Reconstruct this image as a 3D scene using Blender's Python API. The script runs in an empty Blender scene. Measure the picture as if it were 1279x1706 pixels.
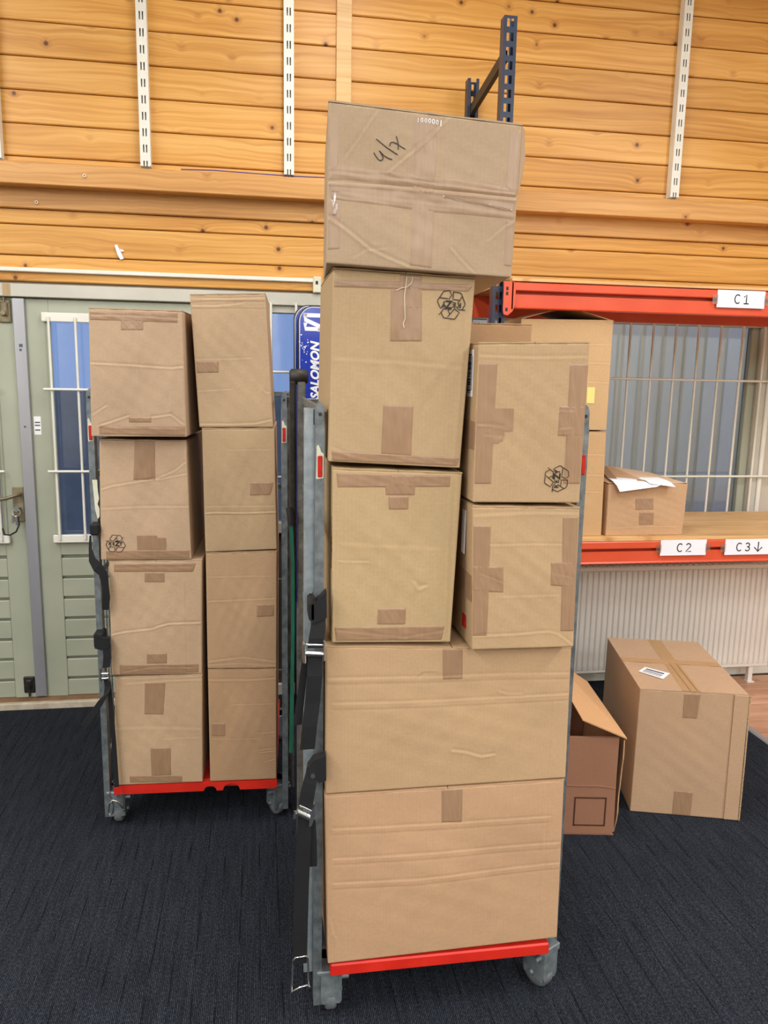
import bpy, bmesh, math, random, json
import numpy as np
from mathutils import Matrix, Vector

scene = bpy.context.scene
COL = scene.collection
random.seed(7)

# ------------------------------------------------------------------ camera
cam_d = bpy.data.cameras.new('camera')
cam = bpy.data.objects.new('camera', cam_d)
COL.objects.link(cam)
Rm = [[0.987616, -0.155759, 0.018785], [-0.008473, -0.172515, -0.984971], [0.156659, 0.972614, -0.171698]]
cam.matrix_world = Matrix(((Rm[0][0], -Rm[1][0], -Rm[2][0], 0), (Rm[0][1], -Rm[1][1], -Rm[2][1], 0),
                           (Rm[0][2], -Rm[1][2], -Rm[2][2], 1.72), (0, 0, 0, 1)))
cam_d.sensor_fit = 'AUTO'
cam_d.sensor_width = 36.0
cam_d.lens = 1300.0 / 1706.0 * 36.0
cam_d.clip_start = 0.05
scene.camera = cam

# ------------------------------------------------------------------ sky, lamps, exposure
world = bpy.data.worlds.new('evening_sky')
scene.world = world
world.use_nodes = True
bg = world.node_tree.nodes['Background']
bg.inputs['Color'].default_value = (0.30, 0.43, 0.80, 1)
bg.inputs['Strength'].default_value = 1.0

def area(name, loc, size, energy, color=(0.985, 0.99, 0.985), rot=(0, 0, 0)):
    l = bpy.data.lights.new(name, 'AREA')
    l.shape = 'RECTANGLE'
    l.size, l.size_y = size
    l.energy = energy
    l.color = color
    o = bpy.data.objects.new(name, l)
    o.location = loc
    o.rotation_euler = rot
    COL.objects.link(o)
    return o
for lx, ly, lw in ((0.45, 2.25, 42), (-2.0, 2.3, 34), (2.9, 1.0, 88), (-2.2, 0.2, 88), (0.6, -1.2, 16), (2.9, -1.8, 84), (-2.2, -2.4, 84), (0.6, -4.0, 90), (2.9, -4.6, 130), (-2.2, -5.0, 120), (0.6, -6.8, 120)):
    area('ceiling_lamp', (lx, ly, 3.88), (0.30, 1.5), lw)
area('cladding_fill_light', (2.6, 4.32, 2.95), (0.5, 0.2), 24, (1.0, 0.95, 0.86), (math.radians(55), 0, 0))  # added fill light, no real fitting: brightens the cladding beyond the window
vs = scene.view_settings
vs.view_transform = 'Standard'
vs.look = 'None'
vs.gamma = 1.0
vs.use_curve_mapping = False
vs.exposure = 0.0

# ------------------------------------------------------------------ small helpers
def lin(r, g, b):
    f = lambda c: (c / 255 / 12.92) if c / 255 <= 0.04045 else ((c / 255 + 0.055) / 1.055) ** 2.4
    return (f(r), f(g), f(b), 1.0)

def tag(o, label=None, cat=None, group=None, kind=None):
    if label: o['label'] = label
    if cat: o['category'] = cat
    if group: o['group'] = group
    if kind: o['kind'] = kind
    return o

def empty(name, loc, rz=0.0):
    o = bpy.data.objects.new(name, None)
    o.empty_display_size = 0.1
    COL.objects.link(o)
    o.location = loc
    o.rotation_euler = (0, 0, rz)
    return o

def link(name, me, mat=None, parent=None, loc=None):
    o = bpy.data.objects.new(name, me)
    COL.objects.link(o)
    if mat is not None and not me.materials:
        me.materials.append(mat)
    if parent is not None:
        o.parent = parent
    if loc is not None:
        o.location = loc
    return o

class MB:
    """collects simple shapes and links them as one mesh object"""
    def __init__(self):
        self.v, self.f, self.s = [], [], []
    def add(self, vs_, fs_, smooth=False):
        n = len(self.v)
        self.v += [tuple(p) for p in vs_]
        self.f += [tuple(i + n for i in f) for f in fs_]
        self.s += [smooth] * len(fs_)
        return self
    def box(self, x0, x1, y0, y1, z0, z1, b=0.0):
        if b <= 0:
            return self.add([(x0, y0, z0), (x1, y0, z0), (x1, y1, z0), (x0, y1, z0), (x0, y0, z1), (x1, y0, z1), (x1, y1, z1), (x0, y1, z1)],
                            [(0, 3, 2, 1), (4, 5, 6, 7), (0, 1, 5, 4), (1, 2, 6, 5), (2, 3, 7, 6), (3, 0, 4, 7)])
        b = min(b, (x1 - x0) * .45, (y1 - y0) * .45, (z1 - z0) * .45)
        bm = bmesh.new()
        bmesh.ops.create_cube(bm, size=1)
        for p in bm.verts:
            p.co = Vector(((x0 + x1) / 2 + p.co.x * (x1 - x0), (y0 + y1) / 2 + p.co.y * (y1 - y0), (z0 + z1) / 2 + p.co.z * (z1 - z0)))
        bmesh.ops.bevel(bm, geom=bm.edges[:], offset=b, segments=1, affect='EDGES')
        self.bm(bm)
        return self
    def bm(self, bm, smooth=False, mat=None):
        bm.verts.index_update()
        pts = [(mat @ p.co) if mat else p.co for p in bm.verts]
        self.add(pts, [[q.index for q in f.verts] for f in bm.faces], smooth)
        bm.free()
    def tube(self, pts, r, n=8, closed=False, cap=True):
        pts = [Vector(p) for p in pts]
        m = len(pts)
        rings = []
        prev = None
        for i, p in enumerate(pts):
            a = pts[(i - 1) % m] if (closed or i > 0) else p
            c = pts[(i + 1) % m] if (closed or i < m - 1) else p
            d = (c - a).normalized()
            if prev is None:
                up = Vector((0, 0, 1)) if abs(d.z) < .9 else Vector((1, 0, 0))
            else:
                up = prev
            s = d.cross(up).normalized()
            u = s.cross(d).normalized()
            prev = u
            rr = r[i] if isinstance(r, (list, tuple)) else r
            rings.append([p + (s * math.cos(2 * math.pi * k / n) + u * math.sin(2 * math.pi * k / n)) * rr for k in range(n)])
        vs_ = [q for rg in rings for q in rg]
        fs_ = []
        for i in range(m if closed else m - 1):
            j = (i + 1) % m
            for k in range(n):
                fs_.append((i * n + k, i * n + (k + 1) % n, j * n + (k + 1) % n, j * n + k))
        self.add(vs_, fs_, True)
        if cap and not closed:
            self.add(rings[0], [tuple(range(n))[::-1]])
            self.add(rings[-1], [tuple(range(n))])
        return self
    def lathe(self, prof, c, axis='z', n=20):
        """prof: list of (radius, height) about an axis through c"""
        vs_ = []
        for r, hh in prof:
            for k in range(n):
                a = 2 * math.pi * k / n
                p = (r * math.cos(a), r * math.sin(a), hh)
                if axis == 'x': p = (p[2], p[0], p[1])
                if axis == 'y': p = (p[0], p[2], p[1])
                vs_.append((c[0] + p[0], c[1] + p[1], c[2] + p[2]))
        fs_ = []
        for i in range(len(prof) - 1):
            for k in range(n):
                f = (i * n + k, i * n + (k + 1) % n, (i + 1) * n + (k + 1) % n, (i + 1) * n + k)
                fs_.append(f if axis != 'y' else f[::-1])
        self.add(vs_, fs_, True)
        self.add(vs_[:n], [tuple(range(n))[::-1]])
        self.add(vs_[-n:], [tuple(range(n))])
        return self
    def prism(self, poly, y0, y1, plane='xz'):
        """extrude a polygon given in a plane"""
        n = len(poly)
        def P(a, b, t):
            return {'xz': (a, t, b), 'yz': (t, a, b), 'xy': (a, b, t)}[plane]
        vs_ = [P(a, b, y0) for a, b in poly] + [P(a, b, y1) for a, b in poly]
        fs_ = [tuple(range(n)), tuple(range(2 * n - 1, n - 1, -1))]
        for i in range(n):
            j = (i + 1) % n
            fs_.append((i, i + n, j + n, j))
        return self.add(vs_, fs_)
    def ribbon(self, pts, widths, wdir, th=0.0016):
        """flat webbing along pts, widened along wdir"""
        pts = [Vector(p) for p in pts]
        m = len(pts)
        vs_ = []
        for i, p in enumerate(pts):
            d = (pts[min(i + 1, m - 1)] - pts[max(i - 1, 0)]).normalized()
            w = Vector(wdir[i] if isinstance(wdir, list) else wdir).normalized()
            nn = d.cross(w).normalized() * th / 2
            hw = w * (widths[i] if isinstance(widths, (list, tuple)) else widths) / 2
            vs_ += [p - hw - nn, p + hw - nn, p + hw + nn, p - hw + nn]
        fs_ = [(0, 1, 2, 3), tuple(4 * (m - 1) + k for k in (3, 2, 1, 0))]
        for i in range(m - 1):
            for k in range(4):
                a = 4 * i + k
                b = 4 * i + (k + 1) % 4
                fs_.append((a, a + 4, b + 4, b))
        return self.add(vs_, fs_)
    def mesh(self, name, fix=True):
        me = bpy.data.meshes.new(name)
        me.from_pydata(self.v, [], self.f)
        me.polygons.foreach_set('use_smooth', self.s)
        if fix:
            bm = bmesh.new()
            bm.from_mesh(me)
            bmesh.ops.recalc_face_normals(bm, faces=bm.faces[:])
            bm.to_mesh(me)
            bm.free()
        me.update()
        return me
    def build(self, name, mat, parent=None, loc=None):
        return link(name, self.mesh(name), mat, parent, loc)

# ------------------------------------------------------------------ materials
def new_mat(name, base, rough=0.6, metal=0.0, spec=0.5):
    m = bpy.data.materials.new(name)
    m.use_nodes = True
    nt = m.node_tree
    b = nt.nodes['Principled BSDF']
    b.inputs['Base Color'].default_value = base
    b.inputs['Roughness'].default_value = rough
    b.inputs['Metallic'].default_value = metal
    b.inputs['Specular IOR Level'].default_value = spec
    return m, nt, b

def N(nt, kind, **kw):
    n = nt.nodes.new(kind)
    for k, v in kw.items():
        if k.startswith('i_'):
            key = k[2:].replace('_', ' ')
            n.inputs[int(key) if key.isdigit() else key].default_value = v
        else:
            setattr(n, k, v)
    return n

def math_(nt, op, a, b=None, c=None, clamp=False):
    n = nt.nodes.new('ShaderNodeMath')
    n.operation = op
    n.use_clamp = clamp
    for i, x in enumerate((a, b, c)):
        if x is None: continue
        if isinstance(x, (int, float)): n.inputs[i].default_value = x
        else: nt.links.new(x, n.inputs[i])
    return n.outputs[0]

def mix(nt, fac, a, b, blend='MIX'):
    n = nt.nodes.new('ShaderNodeMix')
    n.data_type = 'RGBA'
    n.blend_type = blend
    for idx, x in ((0, fac), (6, a), (7, b)):
        if isinstance(x, (int, float)): n.inputs[idx].default_value = x
        elif isinstance(x, tuple): n.inputs[idx].default_value = x
        else: nt.links.new(x, n.inputs[idx])
    return n.outputs[2]

def coords(nt, scale=(1, 1, 1), rnd=0.0, space='Object'):
    tc = nt.nodes.new('ShaderNodeTexCoord')
    mp = nt.nodes.new('ShaderNodeMapping')
    mp.inputs['Scale'].default_value = scale
    nt.links.new(tc.outputs[space], mp.inputs['Vector'])
    if rnd:
        oi = nt.nodes.new('ShaderNodeObjectInfo')
        mu = N(nt, 'ShaderNodeVectorMath', operation='MULTIPLY_ADD')
        cb = nt.nodes.new('ShaderNodeCombineXYZ')
        for i, k in enumerate((1.0, 2.3, 3.7)):
            nt.links.new(math_(nt, 'MULTIPLY', oi.outputs['Random'], rnd * k), cb.inputs[i])
        nt.links.new(cb.outputs[0], mp.inputs['Location'])
    return mp.outputs[0]

def noise(nt, vec, scale, detail=3.0, rough=0.55, dist=0.0):
    n = N(nt, 'ShaderNodeTexNoise')
    n.inputs['Scale'].default_value = scale
    n.inputs['Detail'].default_value = detail
    n.inputs['Roughness'].default_value = rough
    n.inputs['Distortion'].default_value = dist
    nt.links.new(vec, n.inputs['Vector'])
    return n.outputs['Fac']

def ramp(nt, fac, stops):
    n = nt.nodes.new('ShaderNodeValToRGB')
    e = n.color_ramp.elements
    while len(e) < len(stops): e.new(0.5)
    for el, (p, c) in zip(e, stops):
        el.position = p
        el.color = c if len(c) == 4 else (*c, 1)
    nt.links.new(fac, n.inputs[0])
    return n.outputs[0]

def bump(nt, b, height, strength=0.3, dist=0.002):
    n = nt.nodes.new('ShaderNodeBump')
    n.inputs['Strength'].default_value = strength
    n.inputs['Distance'].default_value = dist
    nt.links.new(height, n.inputs['Height'])
    nt.links.new(n.outputs[0], b.inputs['Normal'])

M = {}
def mottled(name, c1, c2, scale=6.0, rough=0.6, metal=0.0, spec=0.5, bmp=0.0, vec=(1, 1, 1), rnd=3.0, detail=4.0):
    m, nt, b = new_mat(name, c1, rough, metal, spec)
    v = coords(nt, vec, rnd)
    f = noise(nt, v, scale, detail)
    col = ramp(nt, f, [(0.3, c1), (0.7, c2)])
    nt.links.new(col, b.inputs['Base Color'])
    if bmp: bump(nt, b, noise(nt, v, scale * 9, 3), bmp, 0.001)
    M[name] = m
    return m

# cardboard: fibre mottling, faint flutes, tint from the object's own colour
for nm, highlight_amount in (('cardboard', 0.45), ('cardboard_plain', 0.0)):
    m, nt, b = new_mat(nm, lin(196, 160, 122), 0.78, 0, 0.25)
    v = coords(nt, (1, 1, 1), 5.0)
    oi = nt.nodes.new('ShaderNodeObjectInfo')
    big = noise(nt, v, 3.2, 3)
    fib = noise(nt, coords(nt, (90, 90, 150), 5.0), 1.0, 3)
    fl = nt.nodes.new('ShaderNodeTexWave')
    fl.wave_type = 'BANDS'; fl.bands_direction = 'X'
    fl.inputs['Scale'].default_value = 34.0
    fl.inputs['Distortion'].default_value = 0.0
    fl.inputs['Detail'].default_value = 1.0
    nt.links.new(v, fl.inputs['Vector'])
    k1 = ramp(nt, big, [(0.25, (0.92, 0.92, 0.92)), (0.75, (1.05, 1.04, 1.02))])
    k2 = ramp(nt, fib, [(0.3, (0.955, 0.955, 0.95)), (0.7, (1.035, 1.03, 1.03))])
    k3 = ramp(nt, fl.outputs['Fac'], [(0.0, (0.99, 0.99, 0.99)), (1.0, (1.01, 1.01, 1.01))])
    c = mix(nt, 1.0, oi.outputs['Color'], k1, 'MULTIPLY')
    c = mix(nt, 1.0, c, k2, 'MULTIPLY')
    c = mix(nt, 1.0, c, k3, 'MULTIPLY')
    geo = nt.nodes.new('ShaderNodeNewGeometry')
    edge_highlight = ramp(nt, geo.outputs['Pointiness'], [(0.515, (0, 0, 0)), (0.60, (1, 1, 1))])  # highlight painted into the colour along the convex edges
    c = mix(nt, math_(nt, 'MULTIPLY', edge_highlight, highlight_amount), c, lin(224, 198, 160))
    nt.links.new(c, b.inputs['Base Color'])
    bump(nt, b, fl.outputs['Fac'], 0.015, 0.0010)
    M[nm] = m

m, nt, b = new_mat('raw_cardboard_edge', lin(190, 160, 120), 0.9, 0, 0.2)
wv = N(nt, 'ShaderNodeTexNoise'); wv.inputs['Scale'].default_value = 160
nt.links.new(coords(nt), wv.inputs['Vector'])
nt.links.new(ramp(nt, wv.outputs['Fac'], [(0.3, lin(150, 118, 82)), (0.7, lin(214, 186, 148))]), b.inputs['Base Color'])
M['edge'] = m

# brown parcel tape
m, nt, b = new_mat('parcel_tape', lin(172, 136, 100), 0.34, 0, 0.5)
v = coords(nt, (1, 1, 1), 4.0)
oi = nt.nodes.new('ShaderNodeObjectInfo')
st = noise(nt, coords(nt, (120, 20, 8), 4.0), 1.0, 3)
kk = ramp(nt, st, [(0.3, (0.94, 0.93, 0.92)), (0.7, (1.05, 1.04, 1.04))])
nt.links.new(mix(nt, 1.0, oi.outputs['Color'], kk, 'MULTIPLY'), b.inputs['Base Color'])
bump(nt, b, noise(nt, v, 26, 4, 0.6, 1.5), 0.16, 0.003)
M['tape'] = m

# pine planks
def pine(name, c_lo, c_mid, c_hi, knot=1.0):
    m, nt, b = new_mat(name, c_mid, 0.42, 0, 0.35)
    base = coords(nt, (1, 1, 1), 40.0)
    vo = nt.nodes.new('ShaderNodeTexVoronoi')
    vo.inputs['Scale'].default_value = 6.6
    nt.links.new(base, vo.inputs['Vector'])
    d = vo.outputs['Distance']
    # grain bends round each knot
    bend = math_(nt, 'POWER', 2.718, math_(nt, 'MULTIPLY', d, -9.0))
    gx = nt.nodes.new('ShaderNodeSeparateXYZ')
    nt.links.new(base, gx.inputs[0])
    warp = noise(nt, coords(nt, (0.7, 3.0, 3.0), 40.0), 1.6, 2)
    z2 = math_(nt, 'ADD', math_(nt, 'ADD', gx.outputs['Z'], math_(nt, 'MULTIPLY', bend, 0.05)), math_(nt, 'MULTIPLY', warp, 0.10))
    cb = nt.nodes.new('ShaderNodeCombineXYZ')
    nt.links.new(math_(nt, 'MULTIPLY', gx.outputs['X'], 1.1), cb.inputs[0])
    nt.links.new(math_(nt, 'MULTIPLY', gx.outputs['Y'], 20.0), cb.inputs[1])
    nt.links.new(math_(nt, 'MULTIPLY', z2, 62.0), cb.inputs[2])
    g = noise(nt, cb.outputs[0], 1.0, 4, 0.6)
    broad = noise(nt, coords(nt, (0.6, 2, 7), 40.0), 1.3, 2)
    gg = math_(nt, 'ADD', math_(nt, 'MULTIPLY', g, 0.6), math_(nt, 'MULTIPLY', broad, 0.4))
    col = ramp(nt, gg, [(0.34, c_lo), (0.5, c_mid), (0.64, c_hi)])
    halo = ramp(nt, d, [(0.03, (1, 1, 1)), (0.20, (0, 0, 0))])
    col = mix(nt, math_(nt, 'MULTIPLY', halo, 0.45), col, lin(150, 84, 28))
    kn = ramp(nt, d, [(0.045, (1, 1, 1)), (0.085, (0, 0, 0))])
    col = mix(nt, math_(nt, 'MULTIPLY', kn, 0.9 * knot), col, lin(82, 46, 24))
    oi = nt.nodes.new('ShaderNodeObjectInfo')
    tint = ramp(nt, oi.outputs['Random'], [(0.0, (0.93, 0.92, 0.90)), (1.0, (1.05, 1.04, 1.03))])
    col = mix(nt, 1.0, col, tint, 'MULTIPLY')
    nt.links.new(col, b.inputs['Base Color'])
    bump(nt, b, g, 0.06, 0.001)
    M[name] = m
pine('pine', lin(190, 130, 60), lin(217, 160, 80), lin(231, 180, 106))
pine('beam_pine', lin(176, 124, 66), lin(202, 150, 86), lin(218, 170, 108))
pine('pale_pine', lin(206, 160, 98), lin(226, 184, 122), lin(238, 200, 142), 0.6)
pine('shelf_pine', lin(190, 146, 92), lin(214, 172, 116), lin(226, 188, 134), 0.0)
pine('laminate', lin(176, 124, 96), lin(206, 156, 126), lin(224, 178, 148), 0.4)

# carpet: dark ribbed loop pile, ribs run away from the camera
m, nt, b = new_mat('carpet', lin(34, 38, 45), 0.95, 0, 0.12)
rib = nt.nodes.new('ShaderNodeTexWave')
rib.wave_type = 'BANDS'; rib.bands_direction = 'X'
rib.inputs['Scale'].default_value = 62.0
rib.inputs['Distortion'].default_value = 0.8
rib.inputs['Detail'].default_value = 1.0
nt.links.new(coords(nt, (1, 0.2, 1)), rib.inputs['Vector'])
loop = noise(nt, coords(nt, (230, 110, 1)), 1.0, 2, 0.8)
dash = noise(nt, coords(nt, (70, 5, 1)), 1.0, 2, 0.6)
big = noise(nt, coords(nt, (1, 1, 1)), 1.1, 3)
f = math_(nt, 'ADD', math_(nt, 'MULTIPLY', rib.outputs['Fac'], 0.22), math_(nt, 'ADD', math_(nt, 'MULTIPLY', dash, 0.22), math_(nt, 'MULTIPLY', loop, 0.75)))
col = ramp(nt, f, [(0.34, lin(13, 15, 20)), (0.62, lin(33, 37, 45)), (0.90, lin(84, 91, 102))])
# sparse dark pulled lines, 62 mm apart and broken along their length
sx = nt.nodes.new('ShaderNodeSeparateXYZ')
nt.links.new(coords(nt, (1, 1, 1)), sx.inputs[0])
wob = math_(nt, 'MULTIPLY', noise(nt, coords(nt, (3, 1.2, 1)), 1.0, 2), 0.03)
fr_ = math_(nt, 'FRACT', math_(nt, 'MULTIPLY', math_(nt, 'ADD', sx.outputs['X'], wob), 16.0))
ln = math_(nt, 'LESS_THAN', fr_, 0.075)
brk = ramp(nt, noise(nt, coords(nt, (16, 6, 1)), 1.0, 2, 0.7), [(0.44, (0, 0, 0)), (0.56, (1, 1, 1))])
col = mix(nt, math_(nt, 'MULTIPLY', math_(nt, 'MULTIPLY', ln, brk), 0.72), col, lin(10, 11, 15))
col = mix(nt, 1.0, col, ramp(nt, big, [(0.3, (0.84, 0.84, 0.86)), (0.7, (1.08, 1.08, 1.08))]), 'MULTIPLY')
nt.links.new(col, b.inputs['Base Color'])
bump(nt, b, f, 0.8, 0.004)
M['carpet'] = m

mottled('sage_paint', lin(160, 165, 147), lin(174, 178, 160), 2.5, 0.42, bmp=0.08)
mottled('head_paint', lin(188, 186, 174), lin(206, 203, 192), 3.0, 0.4)
mottled('white_paint', lin(226, 225, 214), lin(238, 237, 228), 5.0, 0.4)
mottled('wall_paint', lin(196, 188, 172), lin(206, 198, 184), 2.0, 0.8, bmp=0.1)
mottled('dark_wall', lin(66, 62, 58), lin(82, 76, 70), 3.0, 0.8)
mottled('ceiling_paint', lin(236, 232, 222), lin(242, 238, 230), 2.0, 0.9)
mottled('threshold', lin(172, 160, 140), lin(206, 196, 178), 18.0, 0.7, bmp=0.3)
mottled('threshold_wood', lin(112, 84, 58), lin(142, 110, 80), 9.0, 0.7)
mottled('aluminium', lin(158, 160, 168), lin(182, 184, 190), 3.0, 0.42, 0.55, vec=(1, 1, 0.15))
mottled('galvanised', lin(98, 107, 113), lin(140, 149, 153), 34.0, 0.46, 0.55, bmp=0.1)
mottled('galvanised_light', lin(150, 162, 170), lin(182, 192, 198), 40.0, 0.42, 0.45, bmp=0.1)
mottled('worn_steel', lin(88, 88, 84), lin(140, 142, 138), 26.0, 0.5, 0.5, bmp=0.25)
mottled('caster_steel', lin(96, 106, 112), lin(138, 148, 152), 30.0, 0.5, 0.4, bmp=0.15)
mottled('chrome', lin(190, 194, 196), lin(214, 216, 218), 8.0, 0.18, 0.95)
mottled('wheel_grey', lin(92, 98, 102), lin(118, 124, 128), 20.0, 0.6)
mottled('red_plastic', lin(196, 34, 24), lin(218, 46, 30), 9.0, 0.42, bmp=0.05)
mottled('orange_paint', lin(210, 76, 44), lin(218, 86, 52), 7.0, 0.36)
mottled('blue_paint', lin(26, 38, 58), lin(34, 48, 72), 8.0, 0.38)
mottled('black_paint', lin(26, 26, 28), lin(38, 37, 36), 8.0, 0.5)
mottled('webbing', lin(8, 9, 13), lin(15, 17, 23), 60.0, 0.75, bmp=0.3, vec=(1, 1, 4))
mottled('rubber', lin(20, 20, 22), lin(30, 30, 32), 20.0, 0.7)
mottled('radiator_paint', lin(238, 236, 230), lin(244, 242, 236), 4.0, 0.35)
mottled('paper', lin(238, 240, 246), lin(246, 247, 250), 3.0, 0.6)
mottled('sign_card', lin(232, 236, 248), lin(238, 241, 250), 3.0, 0.35)
mottled('ink', lin(28, 24, 22), lin(40, 32, 28), 30.0, 0.6)
mottled('brown_ink', lin(72, 36, 24), lin(84, 46, 32), 30.0, 0.7)
mottled('white_ink', lin(232, 234, 240), lin(240, 242, 246), 10.0, 0.4)
mottled('grey_ink', lin(70, 74, 84), lin(96, 100, 110), 60.0, 0.6)
mottled('board_blue', lin(20, 42, 150), lin(36, 72, 190), 2.2, 0.22)
mottled('board_edge', lin(20, 22, 30), lin(34, 36, 44), 8.0, 0.35)
mottled('green_rubber', lin(18, 92, 72), lin(26, 112, 90), 14.0, 0.5)
mottled('yellow_paper', lin(232, 214, 122), lin(240, 226, 140), 6.0, 0.7)
mottled('reflector_red', lin(178, 22, 20), lin(206, 40, 30), 60.0, 0.25)
mottled('torn_label', lin(212, 212, 190), lin(228, 228, 210), 12.0, 0.7)
mottled('purple_cable', lin(92, 76, 132), lin(112, 92, 150), 8.0, 0.5)
mottled('old_brass', lin(112, 102, 80), lin(150, 140, 112), 22.0, 0.5, 0.5)
mottled('dark_iron', lin(36, 34, 32), lin(62, 58, 52), 30.0, 0.55, 0.4)
mottled('string', lin(220, 206, 178), lin(232, 220, 194), 30.0, 0.8)
mottled('outside_wall', lin(150, 148, 150), lin(176, 174, 174), 3.0, 0.9)
mottled('cladding', lin(226, 212, 188), lin(238, 226, 204), 2.5, 0.55, 0.0, vec=(1, 1, 0.3))
mottled('paving', lin(110, 110, 112), lin(132, 132, 132), 5.0, 0.9)

m = bpy.data.materials.new('window_glass')
m.use_nodes = True
nt = m.node_tree
nt.nodes.remove(nt.nodes['Principled BSDF'])
out = nt.nodes['Material Output']
tr = nt.nodes.new('ShaderNodeBsdfTransparent')
tr.inputs[0].default_value = (0.86, 0.9, 0.92, 1)
gl = nt.nodes.new('ShaderNodeBsdfGlossy')
gl.inputs['Roughness'].default_value = 0.06
fr = nt.nodes.new('ShaderNodeFresnel')
fr.inputs['IOR'].default_value = 1.5
mx = nt.nodes.new('ShaderNodeMixShader')
nt.links.new(math_(nt, 'MULTIPLY', fr.outputs[0], 1.6, clamp=True), mx.inputs[0])
nt.links.new(tr.outputs[0], mx.inputs[1])
nt.links.new(gl.outputs[0], mx.inputs[2])
nt.links.new(mx.outputs[0], out.inputs['Surface'])
M['glass'] = m

m = bpy.data.materials.new('clear_tape')
m.use_nodes = True
nt = m.node_tree
nt.nodes.remove(nt.nodes['Principled BSDF'])
out = nt.nodes['Material Output']
tr = nt.nodes.new('ShaderNodeBsdfTransparent')
tr.inputs[0].default_value = (0.93, 0.91, 0.88, 1)
gl = nt.nodes.new('ShaderNodeBsdfGlossy')
gl.inputs['Roughness'].default_value = 0.12
mx = nt.nodes.new('ShaderNodeMixShader')
mx.inputs[0].default_value = 0.16
nt.links.new(tr.outputs[0], mx.inputs[1])
nt.links.new(gl.outputs[0], mx.inputs[2])
nt.links.new(mx.outputs[0], out.inputs['Surface'])
M['clear_tape'] = m

# ------------------------------------------------------------------ lettering
_txt = {}
def text_shape(s, bold=0.0, shear=0.0):
    """triangles of a word, height of a capital = 1, centred on the origin"""
    key = (s, bold, shear)
    if key in _txt: return _txt[key]
    cu = bpy.data.curves.new('lettering', 'FONT')
    cu.body = s
    cu.size = 1.0
    cu.offset = bold
    cu.shear = shear
    cu.resolution_u = 3
    ob = bpy.data.objects.new('lettering', cu)
    COL.objects.link(ob)
    dg = bpy.context.evaluated_depsgraph_get()
    dg.update()
    me = ob.evaluated_get(dg).to_mesh()
    vs_ = np.array([p.co[:2] for p in me.vertices])
    fs_ = [tuple(p.vertices) for p in me.polygons]
    ob.evaluated_get(dg).to_mesh_clear()
    bpy.data.objects.remove(ob)
    bpy.data.curves.remove(cu)
    lo, hi = vs_.min(0), vs_.max(0)
    vs_ = (vs_ - (lo + hi) / 2) / (hi[1] - lo[1])
    _txt[key] = (vs_, fs_)
    return _txt[key]

def stroke_shape(pts, w):
    """a pen stroke of width w as quads"""
    P = [np.array(p, float) for p in pts]
    Q = [P[0]]
    for a, b_ in zip(P[:-1], P[1:]):
        n = max(1, int(np.linalg.norm(b_ - a) / (w * 3)))
        Q += [a + (b_ - a) * k / n for k in range(1, n + 1)]
    vs_, fs_ = [], []
    for i, p in enumerate(Q):
        d = Q[min(i + 1, len(Q) - 1)] - Q[max(i - 1, 0)]
        d = d / (np.linalg.norm(d) + 1e-9)
        nn = np.array([-d[1], d[0]]) * w / 2
        e = d * w / 2 if i in (0, len(Q) - 1) else 0
        p2 = p + (e if i else -e) if i in (0, len(Q) - 1) else p
        vs_ += [p2 - nn, p2 + nn]
    for i in range(len(Q) - 1):
        fs_.append((2 * i, 2 * i + 2, 2 * i + 3, 2 * i + 1))
    return np.array(vs_), fs_

# outline of the three folded recycling arrows, in units of its half width
_RZ = [[(180, 405), (270, 250), (300, 235), (430, 215), (490, 320), (430, 430)], [(180, 405), (390, 420)],
       [(180, 405), (135, 470), (130, 505), (215, 672), (325, 612)],
       [(530, 245), (700, 250), (755, 295), (772, 335), (712, 440), (530, 430), (530, 245)],
       [(772, 335), (855, 520), (850, 560), (800, 655)], [(712, 440), (680, 490)],
       [(858, 680), (690, 676), (640, 612)], [(590, 660), (722, 752), (620, 915), (590, 920), (395, 910), (590, 660)],
       [(395, 910), (312, 905), (245, 785), (192, 826)], [(235, 780), (302, 680), (480, 676)], [(468, 800), (420, 712), (490, 680)]]
RECYCLE = [[((495 - x) / 365, (y - 565) / 365) for x, y in l] for l in _RZ]

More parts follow.
